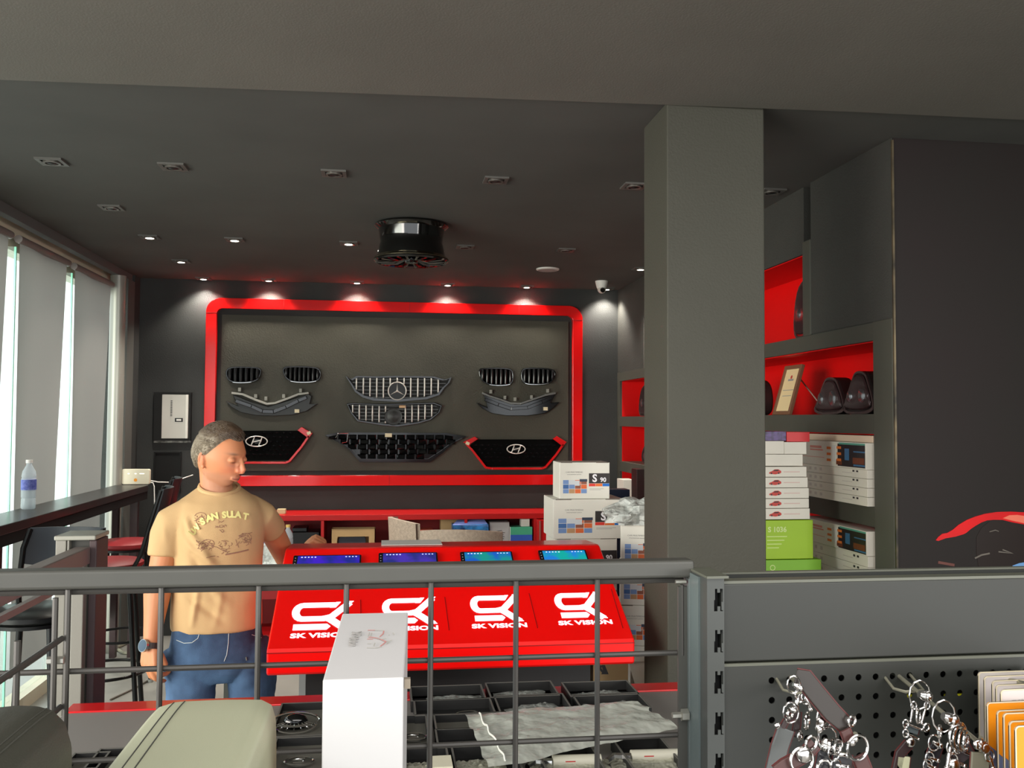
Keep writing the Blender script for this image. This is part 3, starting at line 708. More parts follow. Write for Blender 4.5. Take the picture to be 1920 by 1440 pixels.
# cabinet contents, standing on the inner shelf (z .52)
t = thing('cardboard_box', 'open cardboard box holding a dark screen in the red cabinet', 'box', (PY(662,990,YF+.05).x, YF+.2, .52))
a, c = PY(620, 1040, YF+.06), PY(704, 991, YF+.06)
b = MB(); b.ring([(a.x,.52),(c.x,.52),(c.x,c.z),(a.x,c.z)], [(a.x+.03,.55),(c.x-.05,.55),(c.x-.05,c.z-.06),(a.x+.05,c.z-.06)], .02, (0,YF+.06,0), (1,0,0),(0,0,1),(0,1,0)); b.lo((a.x,YF+.16,.52),(c.x,YF+.18,c.z)); b.lo((a.x,YF+.06,.52),(a.x+.006,YF+.18,c.z)); b.lo((c.x-.006,YF+.06,.52),(c.x,YF+.18,c.z))
b.build('carton', CARD, t)
a, c = PY(634, 1040, YF+.09), PY(686, 1006, YF+.09)
b = MB(); b.prism(rrect(a.x, .56, c.x, c.z, .02), .03, (0,YF+.12,0), (1,0,0),(0,0,1),(0,-1,0)); b.build('screen', mat('dark_screen', (64,68,78), .25), t, bevel=.004)
bx('equipment_case', 'black equipment case in the left compartment of the red cabinet', 'case', (548,1020), (598,998), YF+.05, .25, BLK, zs=.52)
bx('equipment_case', 'smaller black case lying on the other black case in the cabinet', 'case', (548,997), (575,990), YF+.08, .2, mat('case_black2', (30,30,32), .3), zs=PY(548,998,YF+.05).z+.001)
bx('cardboard_box', 'plain tan cardboard box at the top of the middle compartment', 'box', (826,1010), (867,969), YF+.16, .15, CARD, zs=.52)
t = thing('blue_box', 'dark blue printed box with pale blue top behind the wicker chair', 'box', (PY(880,990,YF+.02).x, YF+.1, .52))
a, c = PY(849, 1040, YF-.05), PY(917, 984, YF-.05)
MB().lo((a.x, YF-.02, .52), (c.x, YF+.12, c.z)).build('carton', mat('blue_box_print', (20,40,90), .4, rgb2=(60,150,225), vscale=14), t, bevel=.002)
MB().add([(a.x,YF-.021,c.z),(c.x,YF-.021,c.z-.01),(c.x-.03,YF+.05,c.z+.035),(a.x+.04,YF+.05,c.z+.03),(a.x,YF-.021,c.z-.003),(c.x,YF-.021,c.z-.014),(c.x-.03,YF+.05,c.z+.03),(a.x+.04,YF+.05,c.z+.025)], [(0,1,2,3),(7,6,5,4),(0,4,5,1),(1,5,6,2),(2,6,7,3),(3,7,4,0)]).build('lid', mat('pale_blue_lid', (120,140,210), .4), t)
t = thing('white_box', 'silvery white box with a sketchy dark print in the cabinet', 'box', (PY(935,990,YF+.02).x, YF+.1, .52))
a, c = PY(918, 1040, YF+.03), PY(955, 979, YF+.03)
MB().lo((a.x, YF+.03, .52), (c.x, YF+.15, c.z)).build('carton', mat('silver_white', (176,176,178), .4), t, bevel=.002)
b = MB()
for k in range(6): b.tube([(a.x+.02+random.random()*.03, YF+.029, c.z-.07-.012*k), (a.x+.09+random.random()*.04, YF+.029, c.z-.065-.016*k)], .002, 5)
b.build('print', INK, t)
t = thing('retail_box', 'small box half green half blue at the cabinet\'s right end', 'box', (PY(978,1000,YF+.02).x, YF+.1, .52))
a, c = PY(957, 1040, YF+.01), PY(998, 988, YF+.01); mz = PY(957, 1003, YF+.01).z
b = MB(); b.use(mat('box_green', (70,165,130), .5)).lo((a.x,YF+.01,mz),(c.x,YF+.14,c.z)); b.use(mat('box_blue', (50,90,185), .5)).lo((a.x,YF+.01,.52),(c.x,YF+.14,mz)); b.build('carton', None, t)
MB().lo((a.x-.004,YF+.012,.52),(a.x,YF+.14,c.z)).build('side', WHT, t)
bx('small_carton', 'tiny white carton standing on the green and blue box', 'box', (977,987), (993,973), YF+.04, .08, WHT, zs=c.z+.001)
bx('folded_cloth', 'salmon pink folded cloth on a lavender box in the cabinet', 'cloth', (788,1000), (812,993), YF+.08, .15, mat('salmon_cloth', (205,100,80), .8), zs=PY(788,1001,YF+.05).z)
bx('lavender_box', 'lavender and white box under the pink cloth', 'box', (785,1040), (814,1002), YF+.05, .2, mat('lavender_box', (120,120,165), .5, rgb2=(215,215,220), vscale=18), zs=.52)
bx('beige_cup', 'beige paper cup on top of the red cabinet behind the man\'s sleeve', 'cup', (519,967), (535,955), YF+.1, .07, mat('beige_cup', (196,180,140), .6), zs=zt)

# wicker chairs
WK = mat('taupe_wicker', (178, 160, 144), .6, var=.12, vscale=60, bump=.4, bscale=130)
def wicker(label, x0, x1, yt, Y, rz, lean):
    a, c = PY(x0, yt, Y), PY(x1, yt, Y); wd = (c.x-a.x); cx = (a.x+c.x)/2; zt_ = a.z
    t = thing('wicker_chair', label, 'chair', (cx, Y, 0), rz, 'wicker chairs behind the desk')
    wd2 = .46
    def back(u, v):
        x = (u-.5)*wd2; y = -.10*(1-(2*u-1)**2)
        return (x+lean*v, y-.04*v, .42+(zt_-.42-.02*(2*u-1)**2)*v)
    b = L4(t); b.grid(back, 14, 14); b2 = len(b.v)//1
    T0 = b.T; b.grid(lambda u, v: tuple(Vector(back(1-u, v))+Vector((0,.03,0))), 14, 14)
    n = 14
    for k in range(13):  # top rim closes the shell
        b.f.append((13*14+k, 14*14+13*14+(13-k), 14*14+13*14+(12-k), 13*14+k+1)); b.mi.append(0)
    b.build('backrest', WK, t, True)
    b = L4(t); b.lo((-.23,-.02,.38),(.23,.45,.44)); b.build('seat', WK, t, bevel=.02)
    b = L4(t)
    for s in (-1, 1):
        lb = L4(t); lb.cyl((s*.20, .02, 0), (s*.20, .02, .40), .016, n=10); lb.build('leg', BLK, t, True)
        lb = L4(t); lb.cyl((s*.20, .42, 0), (s*.20, .42, .40), .016, n=10); lb.build('leg', BLK, t, True)
    return t
wicker('taupe wicker chair turned edge-on, nearer the man', 744, 790, 969, 6.15, R(-73), .02)
wicker('taupe wicker chair seen from behind, in front of the blue box', 812, 920, 989, 5.1, R(-12), 0)
# ================================================================ window counter and what stands on it
TZ = 1.21
CT = mat('counter_dark', (36, 35, 35), .38, coat=.1)
t = thing('window_counter', 'long dark bar counter running along the side window', 'counter', (-1.8, 5.0, 0))
xf = PZ(150, 945, TZ).x
MB().lo((XL+.01, 3.0, TZ-.045), (xf, 6.93, TZ)).build('counter_top', CT, t, bevel=.004)
MB().lo((xf-.03, 3.0, TZ-.10), (xf-.005, 6.93, TZ-.045)).build('apron', mat('counter_apron', (20,20,21), .7, spec=.2), t)
for y in (3.2, 4.45, 6.8):
    MB().lo((xf-.09, y, 0), (xf-.04, y+.05, TZ-.045)).build('leg', mat('counter_leg', (46,24,28), .4), t)
    MB().lo((XL+.03, y, 0), (XL+.07, y+.05, TZ-.045)).build('leg', mat('counter_leg', (46,24,28)), t)
# router
p = PZ(265, 903, TZ)
t = thing('wifi_router', 'cream white router standing at the far end of the counter', 'router', (p.x+.035, p.y-.30, TZ), R(-4))
w_ = 46/1700*p.y; b = L4(t); b.prism(rrect(-w_/2, 0, w_/2, 26/1700*p.y, .012), .035, (0,0,0), (1,0,0),(0,0,1),(0,1,0)); b.build('casing', mat('router_cream', (222,214,190), .4), t, bevel=.003)
b = L4(t)
for x in (-.05, 0, .045): b.lo((x-.006-(.01 if x > .04 else 0), -.0015, .075), (x+.006+(.01 if x > .04 else 0), 0, .081))
b.build('status_lights', mat('status_light', (255,255,245), .4, emit=.8), t)
b = L4(t); b.prism(circ(0, .032, .012, 16), .0015, (0,0,0), (1,0,0),(0,0,1),(0,-1,0)); b.build('logo', mat('router_orange', (235,150,40), .5), t)
MB().tube([(p.x+.08,p.y-.22,TZ+.03),(p.x+.17,p.y-.20,TZ+.01),(p.x+.24,p.y-.1,TZ-.0),(p.x+.38,p.y,TZ+.05)], .004, 6).build('cable', WHT, t, True)
MB().tube([(p.x+.06,p.y-.22,TZ+.02),(p.x+.14,p.y-.22,TZ+.005),(xf+.01,p.y-.24,TZ-.02),(xf+.02,p.y-.24,TZ-.3),(xf+.0,p.y-.24,.6),(xf+.03,p.y-.24,.02)], .004, 6).build('cable', WHT, t, True)
# water bottle
def bottle(name, label, x, y, z, s=1.0, cap=None, lab=True, group=None):
    t = thing(name, label, 'bottle', (x, y, z), 0, group)
    L4(t).lathe([(.0,.004),(.030*s,.0),(.034*s,.006*s),(.033*s,.05*s),(.031*s,.055*s),(.034*s,.06*s),(.034*s,.15*s),(.031*s,.155*s),(.034*s,.16*s),(.030*s,.185*s),(.014*s,.215*s),(.013*s,.228*s)], 24).build('bottle_body', film('clear_bottle_plastic', (225,235,240), .35, .08), t, True)
    L4(t).lathe([(.0,.006),(.029*s,.006),(.030*s,.12*s),(0,.12*s)], 20).build('water', film('water_fill', (215,228,232), .22, .02), t, True)
    L4(t).cyl((0,0,.226*s),(0,0,.242*s),.0155*s,n=18).build('cap', cap or WHT, t, True)
    if lab: L4(t).lathe([(.0348*s,.095*s),(.0348*s,.145*s)], 24).build('label', mat('bottle_label_blue', (70,84,168), .5, rgb2=(120,130,200), vscale=60), t, True)
    return t
p = PZ(54, 948, TZ)
bottle('water_bottle', 'clear water bottle with a blue label on the window counter', p.x+.07, p.y-.2, TZ, 1.05*(85/1700*p.y)/.242*.93)

# ================================================================ bar stools
MTB = mat('black_tube', (18, 18, 19), .35, metal=.3); SEATR = mat('stool_red_vinyl', (140, 26, 32), .5)
def stool(label, x, y, sz, rz, seatm, backm, s=1.0, hb=.40):
    t = thing('bar_stool', label, 'bar stool', (x, y, 0), rz, 'bar stools at the window counter')
    r = .19*s
    L4(t).lathe([(0,sz-.045),(r*.9,sz-.045),(r,sz-.03),(r*1.0,sz-.012),(r*.9,sz),(0,sz+.003)], 36).build('seat', seatm, t, True)
    L4(t).lathe([(0,sz-.06),(r*.92,sz-.06),(r*.92,sz-.045),(0,sz-.045)], 30).build('seat_pan', MTB, t, True)
    legs = []
    for (sx_, sy_) in ((1,1),(1,-1),(-1,1),(-1,-1)):
        b = L4(t); b.cyl((sx_*.12*s, sy_*.12*s, sz-.06), (sx_*.18*s, sy_*.18*s, .01), .014, n=10); sleg = b.build('leg', MTB, t, True)
        b = L4(t); b.cyl((sx_*.18*s, sy_*.18*s, 0), (sx_*.18*s, sy_*.18*s, .02), .017, n=10); b.build('foot_cap', mat('foot_cap', (150,150,145), .5), sleg, True)
    b = L4(t); b.tube([(.225*s*math.cos(2*math.pi*i/32), .225*s*math.sin(2*math.pi*i/32), .27) for i in range(32)], .009, 8, closed=True); b.build('foot_ring', MTB, t, True)
    for s_ in (-1, 1):
        b = L4(t); b.tube([(s_*.13*s, -.13*s, sz-.06), (s_*.165*s, -.185*s, sz+.05), (s_*.17*s, -.23*s, sz+.22), (s_*.165*s, -.28*s, sz+hb)], .012, 8); b.build('back_post', MTB, t, True)
    b = L4(t)
    def bk(u, v, o=0): return ((u-.5)*.34*s, -.235*s-.05*v-.045*(1-(2*u-1)**2)-o, sz+hb*.50+hb*.52*v-.02*(1-(2*u-1)**2)*(1-v))
    n = 10
    b.grid(lambda u, v: bk(u, v), n, n); b.grid(lambda u, v: bk(1-u, v, .014), n, n)
    for k in range(n-1):
        b.f += [((n-1)*n+k, n*n+(n-1)*n+(n-1-k), n*n+(n-1)*n+(n-2-k), (n-1)*n+k+1), (k, k+1, n*n+n-2-k, n*n+n-1-k)]; b.mi += [0, 0]
        b.f += [(k*n, n*n+k*n+n-1, n*n+(k+1)*n+n-1, (k+1)*n), (k*n+n-1, (k+1)*n+n-1, n*n+(k+1)*n, n*n+k*n)]; b.mi += [0, 0]
    b.build('backrest', backm, t, True)
    return t
BKD = mat('stool_back_dark', (26, 34, 38), .35)
SZ = .89
p = PZ(203, 1050, SZ); stool('bar stool with round red seat, nearer of the two red ones', p.x, p.y, SZ, R(100), SEATR, BKD)
p = PZ(222, 1017, SZ); stool('bar stool with round red seat, farther of the two red ones', p.x+.02, p.y+.1, SZ, R(100), SEATR, BKD)
p = PZ(52, 1140, .885); stool('all black bar stool with dark blue back, left edge behind the rail', p.x+.03, p.y, .885, R(-186), BLK, mat('stool_back_navy', (24, 30, 40), .45), 1.0, .30)

# ================================================================ grey frame partition with hand rail
PG = mat('partition_grey', (120, 118, 110), .45, bump=.05, bscale=200); PM = mat('partition_maroon', (66, 52, 54), .6)
YP = 2.55
a = PY(103, 1004, YP); c = PY(181, 1004, YP); zt_ = PY(150, 1004, YP).z
t = thing('partition_post', 'grey square steel post with an attached handrail frame, behind the rail', 'partition', ((a.x+c.x)/2, YP, 0))
MB().lo((a.x+.002, YP, 0), (PY(122,1100,YP).x, YP+.10, zt_-.012)).lo((PY(125,1100,YP).x, YP-.004, 0), (PY(129,1100,YP).x, YP+.10, zt_-.012)).build('post', PG, t, bevel=.002)
MB().lo((PY(129.5,1100,YP).x, YP+.012, 0), (PY(163,1100,YP).x, YP+.10, zt_-.013)).build('recess_dark_block', mat('post_recess_dark', (44,44,40), .6), t)  # dark of the post's recess put into the colour of a set-back block
MB().lo((PY(163.5,1100,YP).x, YP+.008, 0), (PY(178,1100,YP).x, YP+.11, zt_-.014)).build('maroon_post', PM, t, bevel=.003)
MB().lo((a.x, YP-.008, zt_-.012), (c.x, YP+.115, zt_)).build('cap', mat('cap_grey', (138,138,128), .4), t, bevel=.003)
xm = PY(140, 1020, YP).x
b = MB().lo((xm, 1.15, zt_-.075), (xm+.04, YP, zt_-.03)); b.build('hand_rail', mat('rail_brown_grey', (112,102,98), .45), t, bevel=.003)
b = MB().lo((xm+.004, YP-.03, 0), (xm+.034, YP, zt_-.075)); b.build('upright', PG, t, bevel=.002)
b = MB().lo((xm+.012, 1.15, zt_-.115), (xm+.026, YP-.03, zt_-.10)); b.build('lower_rail', mat('rail_brown_grey', (112,102,98)), t)
MB().lo((xm+.0, 1.15, 0), (xm+.04, 1.19, zt_-.075)).build('upright', PG, t)
p = PZ(20, 1255, 0.02)
# floor cable
q0, q1, q2, q3 = PZ(207, 1312, .006), PZ(250, 1292, .006), PZ(285, 1272, .006), PZ(330, 1262, .006)
o = MB().tube([q0, q1, q2, q3], .006, 6).build('floor_cable', mat('cable_grey', (90,84,74), .5), None, True); tag(o, 'thin grey cable lying on the concrete floor by the man\'s hand', 'cable')
q0 = PZ(248, 1200, .01)
o = MB().tube([(q0.x,q0.y,.012),(q0.x-.05,q0.y-.25,.012),(q0.x+.05,q0.y-.4,.012),(q0.x+.2,q0.y-.42,.012)], .012, 8).build('floor_cable', mat('cable_pale', (170,168,150), .4), None, True); tag(o, 'pale loop of cable on the floor beside the stool foot', 'cable')

# ================================================================ side table with bags, between man and desk
t = thing('side_table', 'small table with red front edge between the man and the desk', 'table', (-.35, 4.45, 0))
zt_ = PY(500, 1082, 4.3).z
MB().lo((-.75, 4.3, zt_-.03), (.15, 4.95, zt_)).build('table_top', mat('table_pale', (150,150,146), .5), t, bevel=.003)
MB().lo((-.75, 4.295, zt_-.10), (.15, 4.315, zt_-.03)).build('front_edge', mat('cabinet_inside_red', (140,10,14)), t)
for x in (-.72, .11):
    for y in (4.33, 4.9): MB().lo((x, y, 0), (x+.03, y+.03, zt_-.03)).build('leg', DGREY, t)
CL = film('clear_bag_plastic', (222, 226, 220), .26, .12, bump=.8, bscale=60)
def crumple(name, label, cat, x, y, z, r, m_, seed=0, group=None, lumps=.35, parent=None):
    b = MB(); b.sphere((0,0,0), 1, 28, 18)
    vs = []
    for v in b.v:
        V_ = Vector(v); n_ = noise.noise(V_*2.2+Vector((seed*3.1,seed,0)))*lumps + abs(noise.noise(V_*6+Vector((seed,0,seed))))*lumps*.5
        V_ = V_*(1+n_); V_.z = max(V_.z, -.75)
        vs.append((x+V_.x*r[0], y+V_.y*r[1], z+(V_.z+.75)*r[2]))
    b.v = vs; o = b.build(name, m_, parent, True)
    if parent is None: tag(o, label, cat, group)
    return o
p = PY(505, 1040, 4.45)
crumple('plastic_bag', 'crumpled clear plastic bag on the side table between man and desk', 'plastic bag', p.x-.02, 4.5, zt_, (.12,.09,.07), film('white_bag_plastic', (232,236,232), .6, .2, bump=.8, bscale=35), 3)
bottle('drink_bottle', 'small clear bottle with an orange cap left of the man\'s hand', PY(540,1000,4.75).x, 4.75, zt_, (PY(540,984,4.75).z-zt_)/.242, mat('cap_yellow', (205,170,90), .5), False)
bottle('drink_bottle', 'clear bottle with a teal label right against the man\'s waist', PY(498,1050,4.65).x, 4.68, zt_, 1.0, WHT, True)
o = MB().tube([(-.42,4.36,zt_+.008),(-.38,4.33,zt_+.02),(-.30,4.35,zt_+.012),(-.2,4.34,zt_+.008)], .008, 6).build('black_cable', BLK, None, True); tag(o, 'short black cable lying on the side table behind the desk', 'cable')

# ================================================================ stacks of white multimedia boxes
CW = mat('carton_white', (226, 224, 214), .5, var=.02)
CP = [mat('print_%d' % i, c, .5) for i, c in enumerate(((225,110,60),(230,205,90),(120,150,200),(60,70,90),(190,150,110),(150,90,70),(210,215,220),(70,110,170)))]
def mmbox(label, x0, z0, x1, z1, Y, d, big='S', small='90', rz=0, sfx=.66, text_on=True):
    cx = (x0+x1)/2; w_ = x1-x0; h_ = z1-z0
    t = thing('multimedia_box', label, 'box', (cx, Y, z0), rz, 'white multimedia boxes behind the desk')
    b = L4(t); b.lo((-w_/2, 0, 0), (w_/2, d, h_)); b.build('carton', CW, t, bevel=.002)
    T = t.matrix_basis; U = T.to_3x3() @ Vector((1,0,0)); V = Vector((0,0,1)); N = -(T.to_3x3() @ Vector((0,1,0)))
    P = lambda u, v, o=.0006: T @ Vector((-w_/2+u*w_, -o, v*h_))
    def rect(b, u0, v0, u1, v1, th=.0005, off=0): b.lo((-w_/2+u0*w_, -th-off, v0*h_), (-w_/2+u1*w_, -off, v1*h_))
    b = L4(t); b.use(mat('print_black', (48,44,44), .5)); rect(b, .585, .42, .995, .70); b.build('print_panel', None, t)
    b = L4(t); b.use(mat('stripe_red', (225,60,50), .5)); rect(b, .585, .34, .715, .415); b.use(mat('stripe_orange', (235,115,50), .5)); rect(b, .72, .34, .855, .415); b.use(mat('stripe_blue', (20,110,205), .5)); rect(b, .86, .34, .995, .415); b.build('colour_stripe', None, t)
    b = L4(t); rnd = random.Random(5)
    for j in range(3):
        for i in range(4):
            b.use(CP[(i*3+j*5+rnd.randrange(3)) % 8]); rect(b, .07+i*.12, .15+j*.125, .07+(i+1)*.12-.008, .15+(j+1)*.125-.01)
    b.use(CP[3]); rect(b, .40, .47, .55, .54, .0004, .0006); b.use(CP[6]); rect(b, .30, .36, .40, .50, .0004, .0006)
    b.build('picture_collage', None, t)
    text(big, h_*.29, P(.70, .555, .0012), U, V, WPR, t, bold=h_*.009)
    text(small, h_*.17, P(.87, .515, .0012), U, V, WPR, t, bold=h_*.005)
    text('CAR MULTIMEDIA', h_*.052, P(.29, .73), U, V, GINK, t, sx=1.15)
    text('entertainment system', h_*.038, P(.29, .67), U, V, GINK, t, sx=1.2)
    b = L4(t); rect(b, .60, .27, .88, .278); rect(b, .60, .24, .82, .248); b.build('fine_print', GINK, t)
    b = L4(t); b.lo((-w_/2+.03*w_, -.0004, h_*.985), (-w_/2+.25*w_, .004, h_+.0006)); b.lo((w_/2-.27*w_, -.0004, h_*.985), (w_/2-.02*w_, .004, h_+.0006)); b.build('flap_gap_shade', mat('flap_shadow', (120,112,104), .8), t)  # shade in the flap gaps painted as thin darker strips
    return t
Y0 = 4.2
A0, A1 = PY(1049, 934, Y0), PY(1143, 867, Y0); B0, B1 = PY(1036, 1010, Y0), PY(1169, 935, Y0)
zA = B1.z+.001
mmbox('white S90 multimedia box, topmost of the stack right of the desk', A0.x, zA, A1.x, A1.z, Y0, .17)
mmbox('white S90 multimedia box, second from the top of the stack', B0.x, B0.z, B1.x, B1.z, Y0-.02, .26)
Cx0, Cx1 = PY(1040,1030,Y0).x, PY(1156,1030,Y0).x
hC = .185; z = B0.z-.001
k = 0
while z-hC > 0.0:
    mmbox(('white S90 multimedia box directly under the second box, partly hidden by the desk', 'white S90 multimedia box third below the second box, behind the desk', 'white multimedia box lower in the stack behind the desk', 'white multimedia box near the floor behind the desk', 'white multimedia box, second from the floor in the stack behind the desk', 'white multimedia box, lowest in the stack behind the desk')[min(k, 5)],
          Cx0, z-hC, Cx1, z, Y0-.01, .24); z -= hC+.001; k += 1
if z > .02:
    o = MB().lo((Cx0, Y0, 0), (Cx1, Y0+.24, z)).build('pallet_box', CARD); tag(o, 'plain cardboard box at the very bottom of the multimedia stack', 'box')
# second stack, half behind the column, turned a little
Y1 = 3.78; D0, D1 = PY(1166, 1043, Y1), PY(1255, 984, Y1)
zD = D0.z; hD = D1.z-D0.z+.02; xD = D0.x
nm = ['white S90 multimedia box under the crumpled clear bag, beside the column', 'white S90 multimedia box below the rail, beside the column', 'white S90 multimedia box, third down beside the column', 'white S90 multimedia box, fourth down beside the column', 'white multimedia box near the floor beside the column']
z = D1.z; k = 0
while z-.172 > .30:
    mmbox(nm[min(k, 4)], xD-.004*k, z-.17, xD+.235-.004*k, z, Y1-.0, .2, rz=R(-14)); z -= .171; k += 1
lowz = z
o = MB().box((xD+.1, Y1+.1, lowz/2), (.28, .26, lowz)).build('cardboard_box', CARD); tag(o, 'plain cardboard box under the stack beside the column', 'box')
crumple('plastic_bag', 'crumpled clear plastic bag on top of the boxes beside the column', 'plastic bag', xD+.10, Y1+.08, D1.z, (.15,.12,.055), film('white_bag_plastic', (232,236,232), .6), 9, lumps=.5)
o, _ = bx('blue_case', 'dark blue case with grey rim behind the topmost multimedia box', 'case', (1120,960), (1181,918), Y0+.35, .1, mat('case_blue', (20,40,78), .35), zs=.0)
# cardboard box with triangular marks below the desk
t = thing('cardboard_box', 'brown cardboard box with dark triangle marks under the desk\'s right end', 'box', (PY(1148,1260,3.3).x, 3.45, 0))
a, c = PY(1112, 1276, 3.32), PY(1178, 1236, 3.32)
MB().lo((a.x, 3.56-.24, 0), (c.x, 3.54, c.z)).build('carton', CARD, t, bevel=.002)
b = MB(); mm = a.z
def TT(pts): return [(PY(x, y, 3.32).x, PY(x, y, 3.32).z) for x, y in pts]
b.prism(TT([(1117,1247),(1122,1247),(1137,1264),(1131,1264)]), .001, (0,3.319,0), **XZ); b.prism(TT([(1128,1247),(1134,1247),(1141,1264),(1127,1264),(1131,1258)]), .0012, (0,3.319,0), **XZ); b.prism(TT([(1117,1262),(1126,1247),(1129,1249),(1120,1264)]), .0014, (0,3.319,0), **XZ)
b.build('triangle_print', INK, t)
# white open flap carton right of it
a = PY(1172,1272,3.55); c = PY(1215,1248,3.55)
o = MB().add([(a.x,3.36,a.z-.01),(c.x+.03,3.40,a.z+.02),(c.x+.03,3.62,c.z+.02),(a.x+.03,3.62,c.z+.01),(a.x,3.36,a.z-.014),(c.x+.03,3.40,a.z+.016),(c.x+.03,3.62,c.z+.016),(a.x+.03,3.62,c.z+.006)], [(0,1,2,3),(7,6,5,4),(0,4,5,1),(1,5,6,2),(2,6,7,3),(3,7,4,0)]).lo((a.x+.03,3.58,0),(c.x+.03,3.62,c.z+.01)).build('white_flap_box', WHT); tag(o, 'white open carton flap beside the column under the desk', 'box')
# ================================================================ things on the wall shelving
LAMPM = film('headlight_cover', (66, 44, 46), .72, .06)
def headlight(label, y, z, wd, ht, tilt=0, seed=0, shape=0, body=None, x=2.05):
    t = thing('headlight', label, 'car headlight', (x, y, z), 0, 'car lights on the wall shelves')
    if shape == 0: prof_ = [(-.5,0),(.5,0),(.5,.30),(.36,.72),(.26,.97),(-.02,1),(-.14,.8),(-.28,.45)]
    elif shape == 1: prof_ = [(-.5,.05),(-.1,0),(.42,.1),(.5,.5),(.3,.92),(.0,1),(-.35,.8)]
    else: prof_ = [(-.5,.2),(-.2,0),(.4,.0),(.5,.45),(.35,.9),(-.1,1),(-.45,.65)]
    P_ = smoothpoly([(p_[0]*wd, p_[1]*ht) for p_ in prof_], 2)
    b = MB(); b.prism(P_, .07, (x, y, z), (0,-1,0), (0,0,1), (-1,0,0)); b.build('lamp_body', body or mat('lamp_housing', (44,30,30), .4), t, True, bevel=.012, seg=3)
    b = MB(); Q_ = shrink(P_, .018); b.prism(Q_, .012, (x-.072, y, z), (0,-1,0), (0,0,1), (-1,0,0)); b.build('lens_cover', LAMPM, t, True, bevel=.006)
    b = MB(); b.ring(P_, shrink(P_, .01), .006, (x-.071, y, z), (0,-1,0), (0,0,1), (-1,0,0)); b.build('rim', mat('lamp_rim', (96,76,76), .2, metal=.5), t, True)
    cz = z+ht*.42; b = MB()
    for k, (oy, rr) in enumerate(((-.12, .16), (.14, .20))):
        b.sphere((x-.07, y-oy*wd*1.4, cz), (.02, wd*rr*.8, wd*rr*.8), 16, 10)
    b.build('projector', mat('lamp_reflector', (150,150,155), .15, metal=.9), t, True)
    return t
def ys(px_, X=2.05, y=700): return PX(px_, y, X).y
def zz(px_, py_, X=2.05): return PX(px_, py_, X).z
headlight('red clear tail light leaning in the highest niche, cut by its side panel', 4.08, 2.095, .26, .29, shape=1, body=mat('tail_red', (150,20,22), .3))
headlight('dark fan-shaped headlight on the shelf, middle of the niche right of the column', ys(1580), 1.73, .30, .170, shape=0)
headlight('dark headlight leaning at the right end of the niche shelf', ys(1634)-.01, 1.73, .27, .185, shape=0, body=mat('lamp_housing_b', (36,30,30), .35))
headlight('dark headlight with chrome rim right beside the column edge', ys(1443)+.06, 1.73, .24, .20, shape=2)
headlight('dark headlight seen left of the column in the far niche', 6.78, 1.73, .36, .25, shape=1)
headlight('red framed tail light left of the column on the middle far shelf', 6.72, 1.36, .30, .16, shape=2, body=mat('tail_red', (150,20,22)))
crumple('bagged_lamp', 'clear-bagged car lamp hanging over the far shelf edge by the column', 'bagged lamp', 1.98, 6.30, 1.361, (.06,.12,.06), film('clear_bag_plastic', (228,232,226), .42), 12)
bx('white_panel_box', 'tall cream box standing in the far lowest niche left of the column', 'box', (1169,960), (1192,900), 6.9, .2, CW, zs=.985)
bx('dark_lamp_box', 'dark glossy lamp set standing beside the cream box at the column edge', 'lamp', (1194,950), (1212,880), 6.6, .15, mat('lamp_housing', (44,30,30)), zs=.985)
# framed certificate on an easel back
Yc = ys(1492); zb = 1.73
t = thing('framed_certificate', 'framed certificate leaning on the shelf between the headlights', 'frame', (2.02, Yc, zb))
c0 = PX(1462, 779, 1.97); c1 = PX(1508, 690, 2.10)
hh = .262; dx = .10
ang = math.atan2(.09, .29)
T_ = Matrix.Translation((1.965, Yc, zb+.002)) @ Matrix.Rotation(R(-90), 4, 'Z') @ Matrix.Rotation(R(-16), 4, 'X')
b = MB(); b.T = T_; fw_ = .195
b.ring([(-fw_/2,0),(fw_/2,0),(fw_/2,hh),(-fw_/2,hh)], [(-fw_/2+.02,.02),(fw_/2-.02,.02),(fw_/2-.02,hh-.02),(-fw_/2+.02,hh-.02)], .018, (0,.018,0), (1,0,0), (0,0,1), (0,-1,0)); b.build('wood_frame', mat('frame_brown', (122,88,66), .4), t, bevel=.002)
b = MB(); b.T = T_; b.lo((-fw_/2+.018,.008,.018),(fw_/2-.018,.014,hh-.018)); b.build('certificate', mat('certificate_cream', (232,208,160), .5), t)
b = MB(); b.T = T_; b.lo((-.05,.0072,.10),(.05,.0078,.103)); b.lo((-.06,.0072,.13),(.06,.0078,.133)); b.lo((-.03,.0072,.18),(.03,.0078,.19)); b.build('text_lines', GINK, t)
b = MB(); b.T = T_; b.prism(circ(0,.200,.010,12), .0006, (0,.0078,0), (1,0,0),(0,0,1),(0,-1,0)); b.build('seal', mat('seal_red', (190,70,60), .5), t)
MB().tube([(2.05, Yc-.02, zb+.2), (2.16, Yc-.12, zb+.004)], .004, 6).build('easel_leg', mat('frame_brown', (122,88,66)), t)

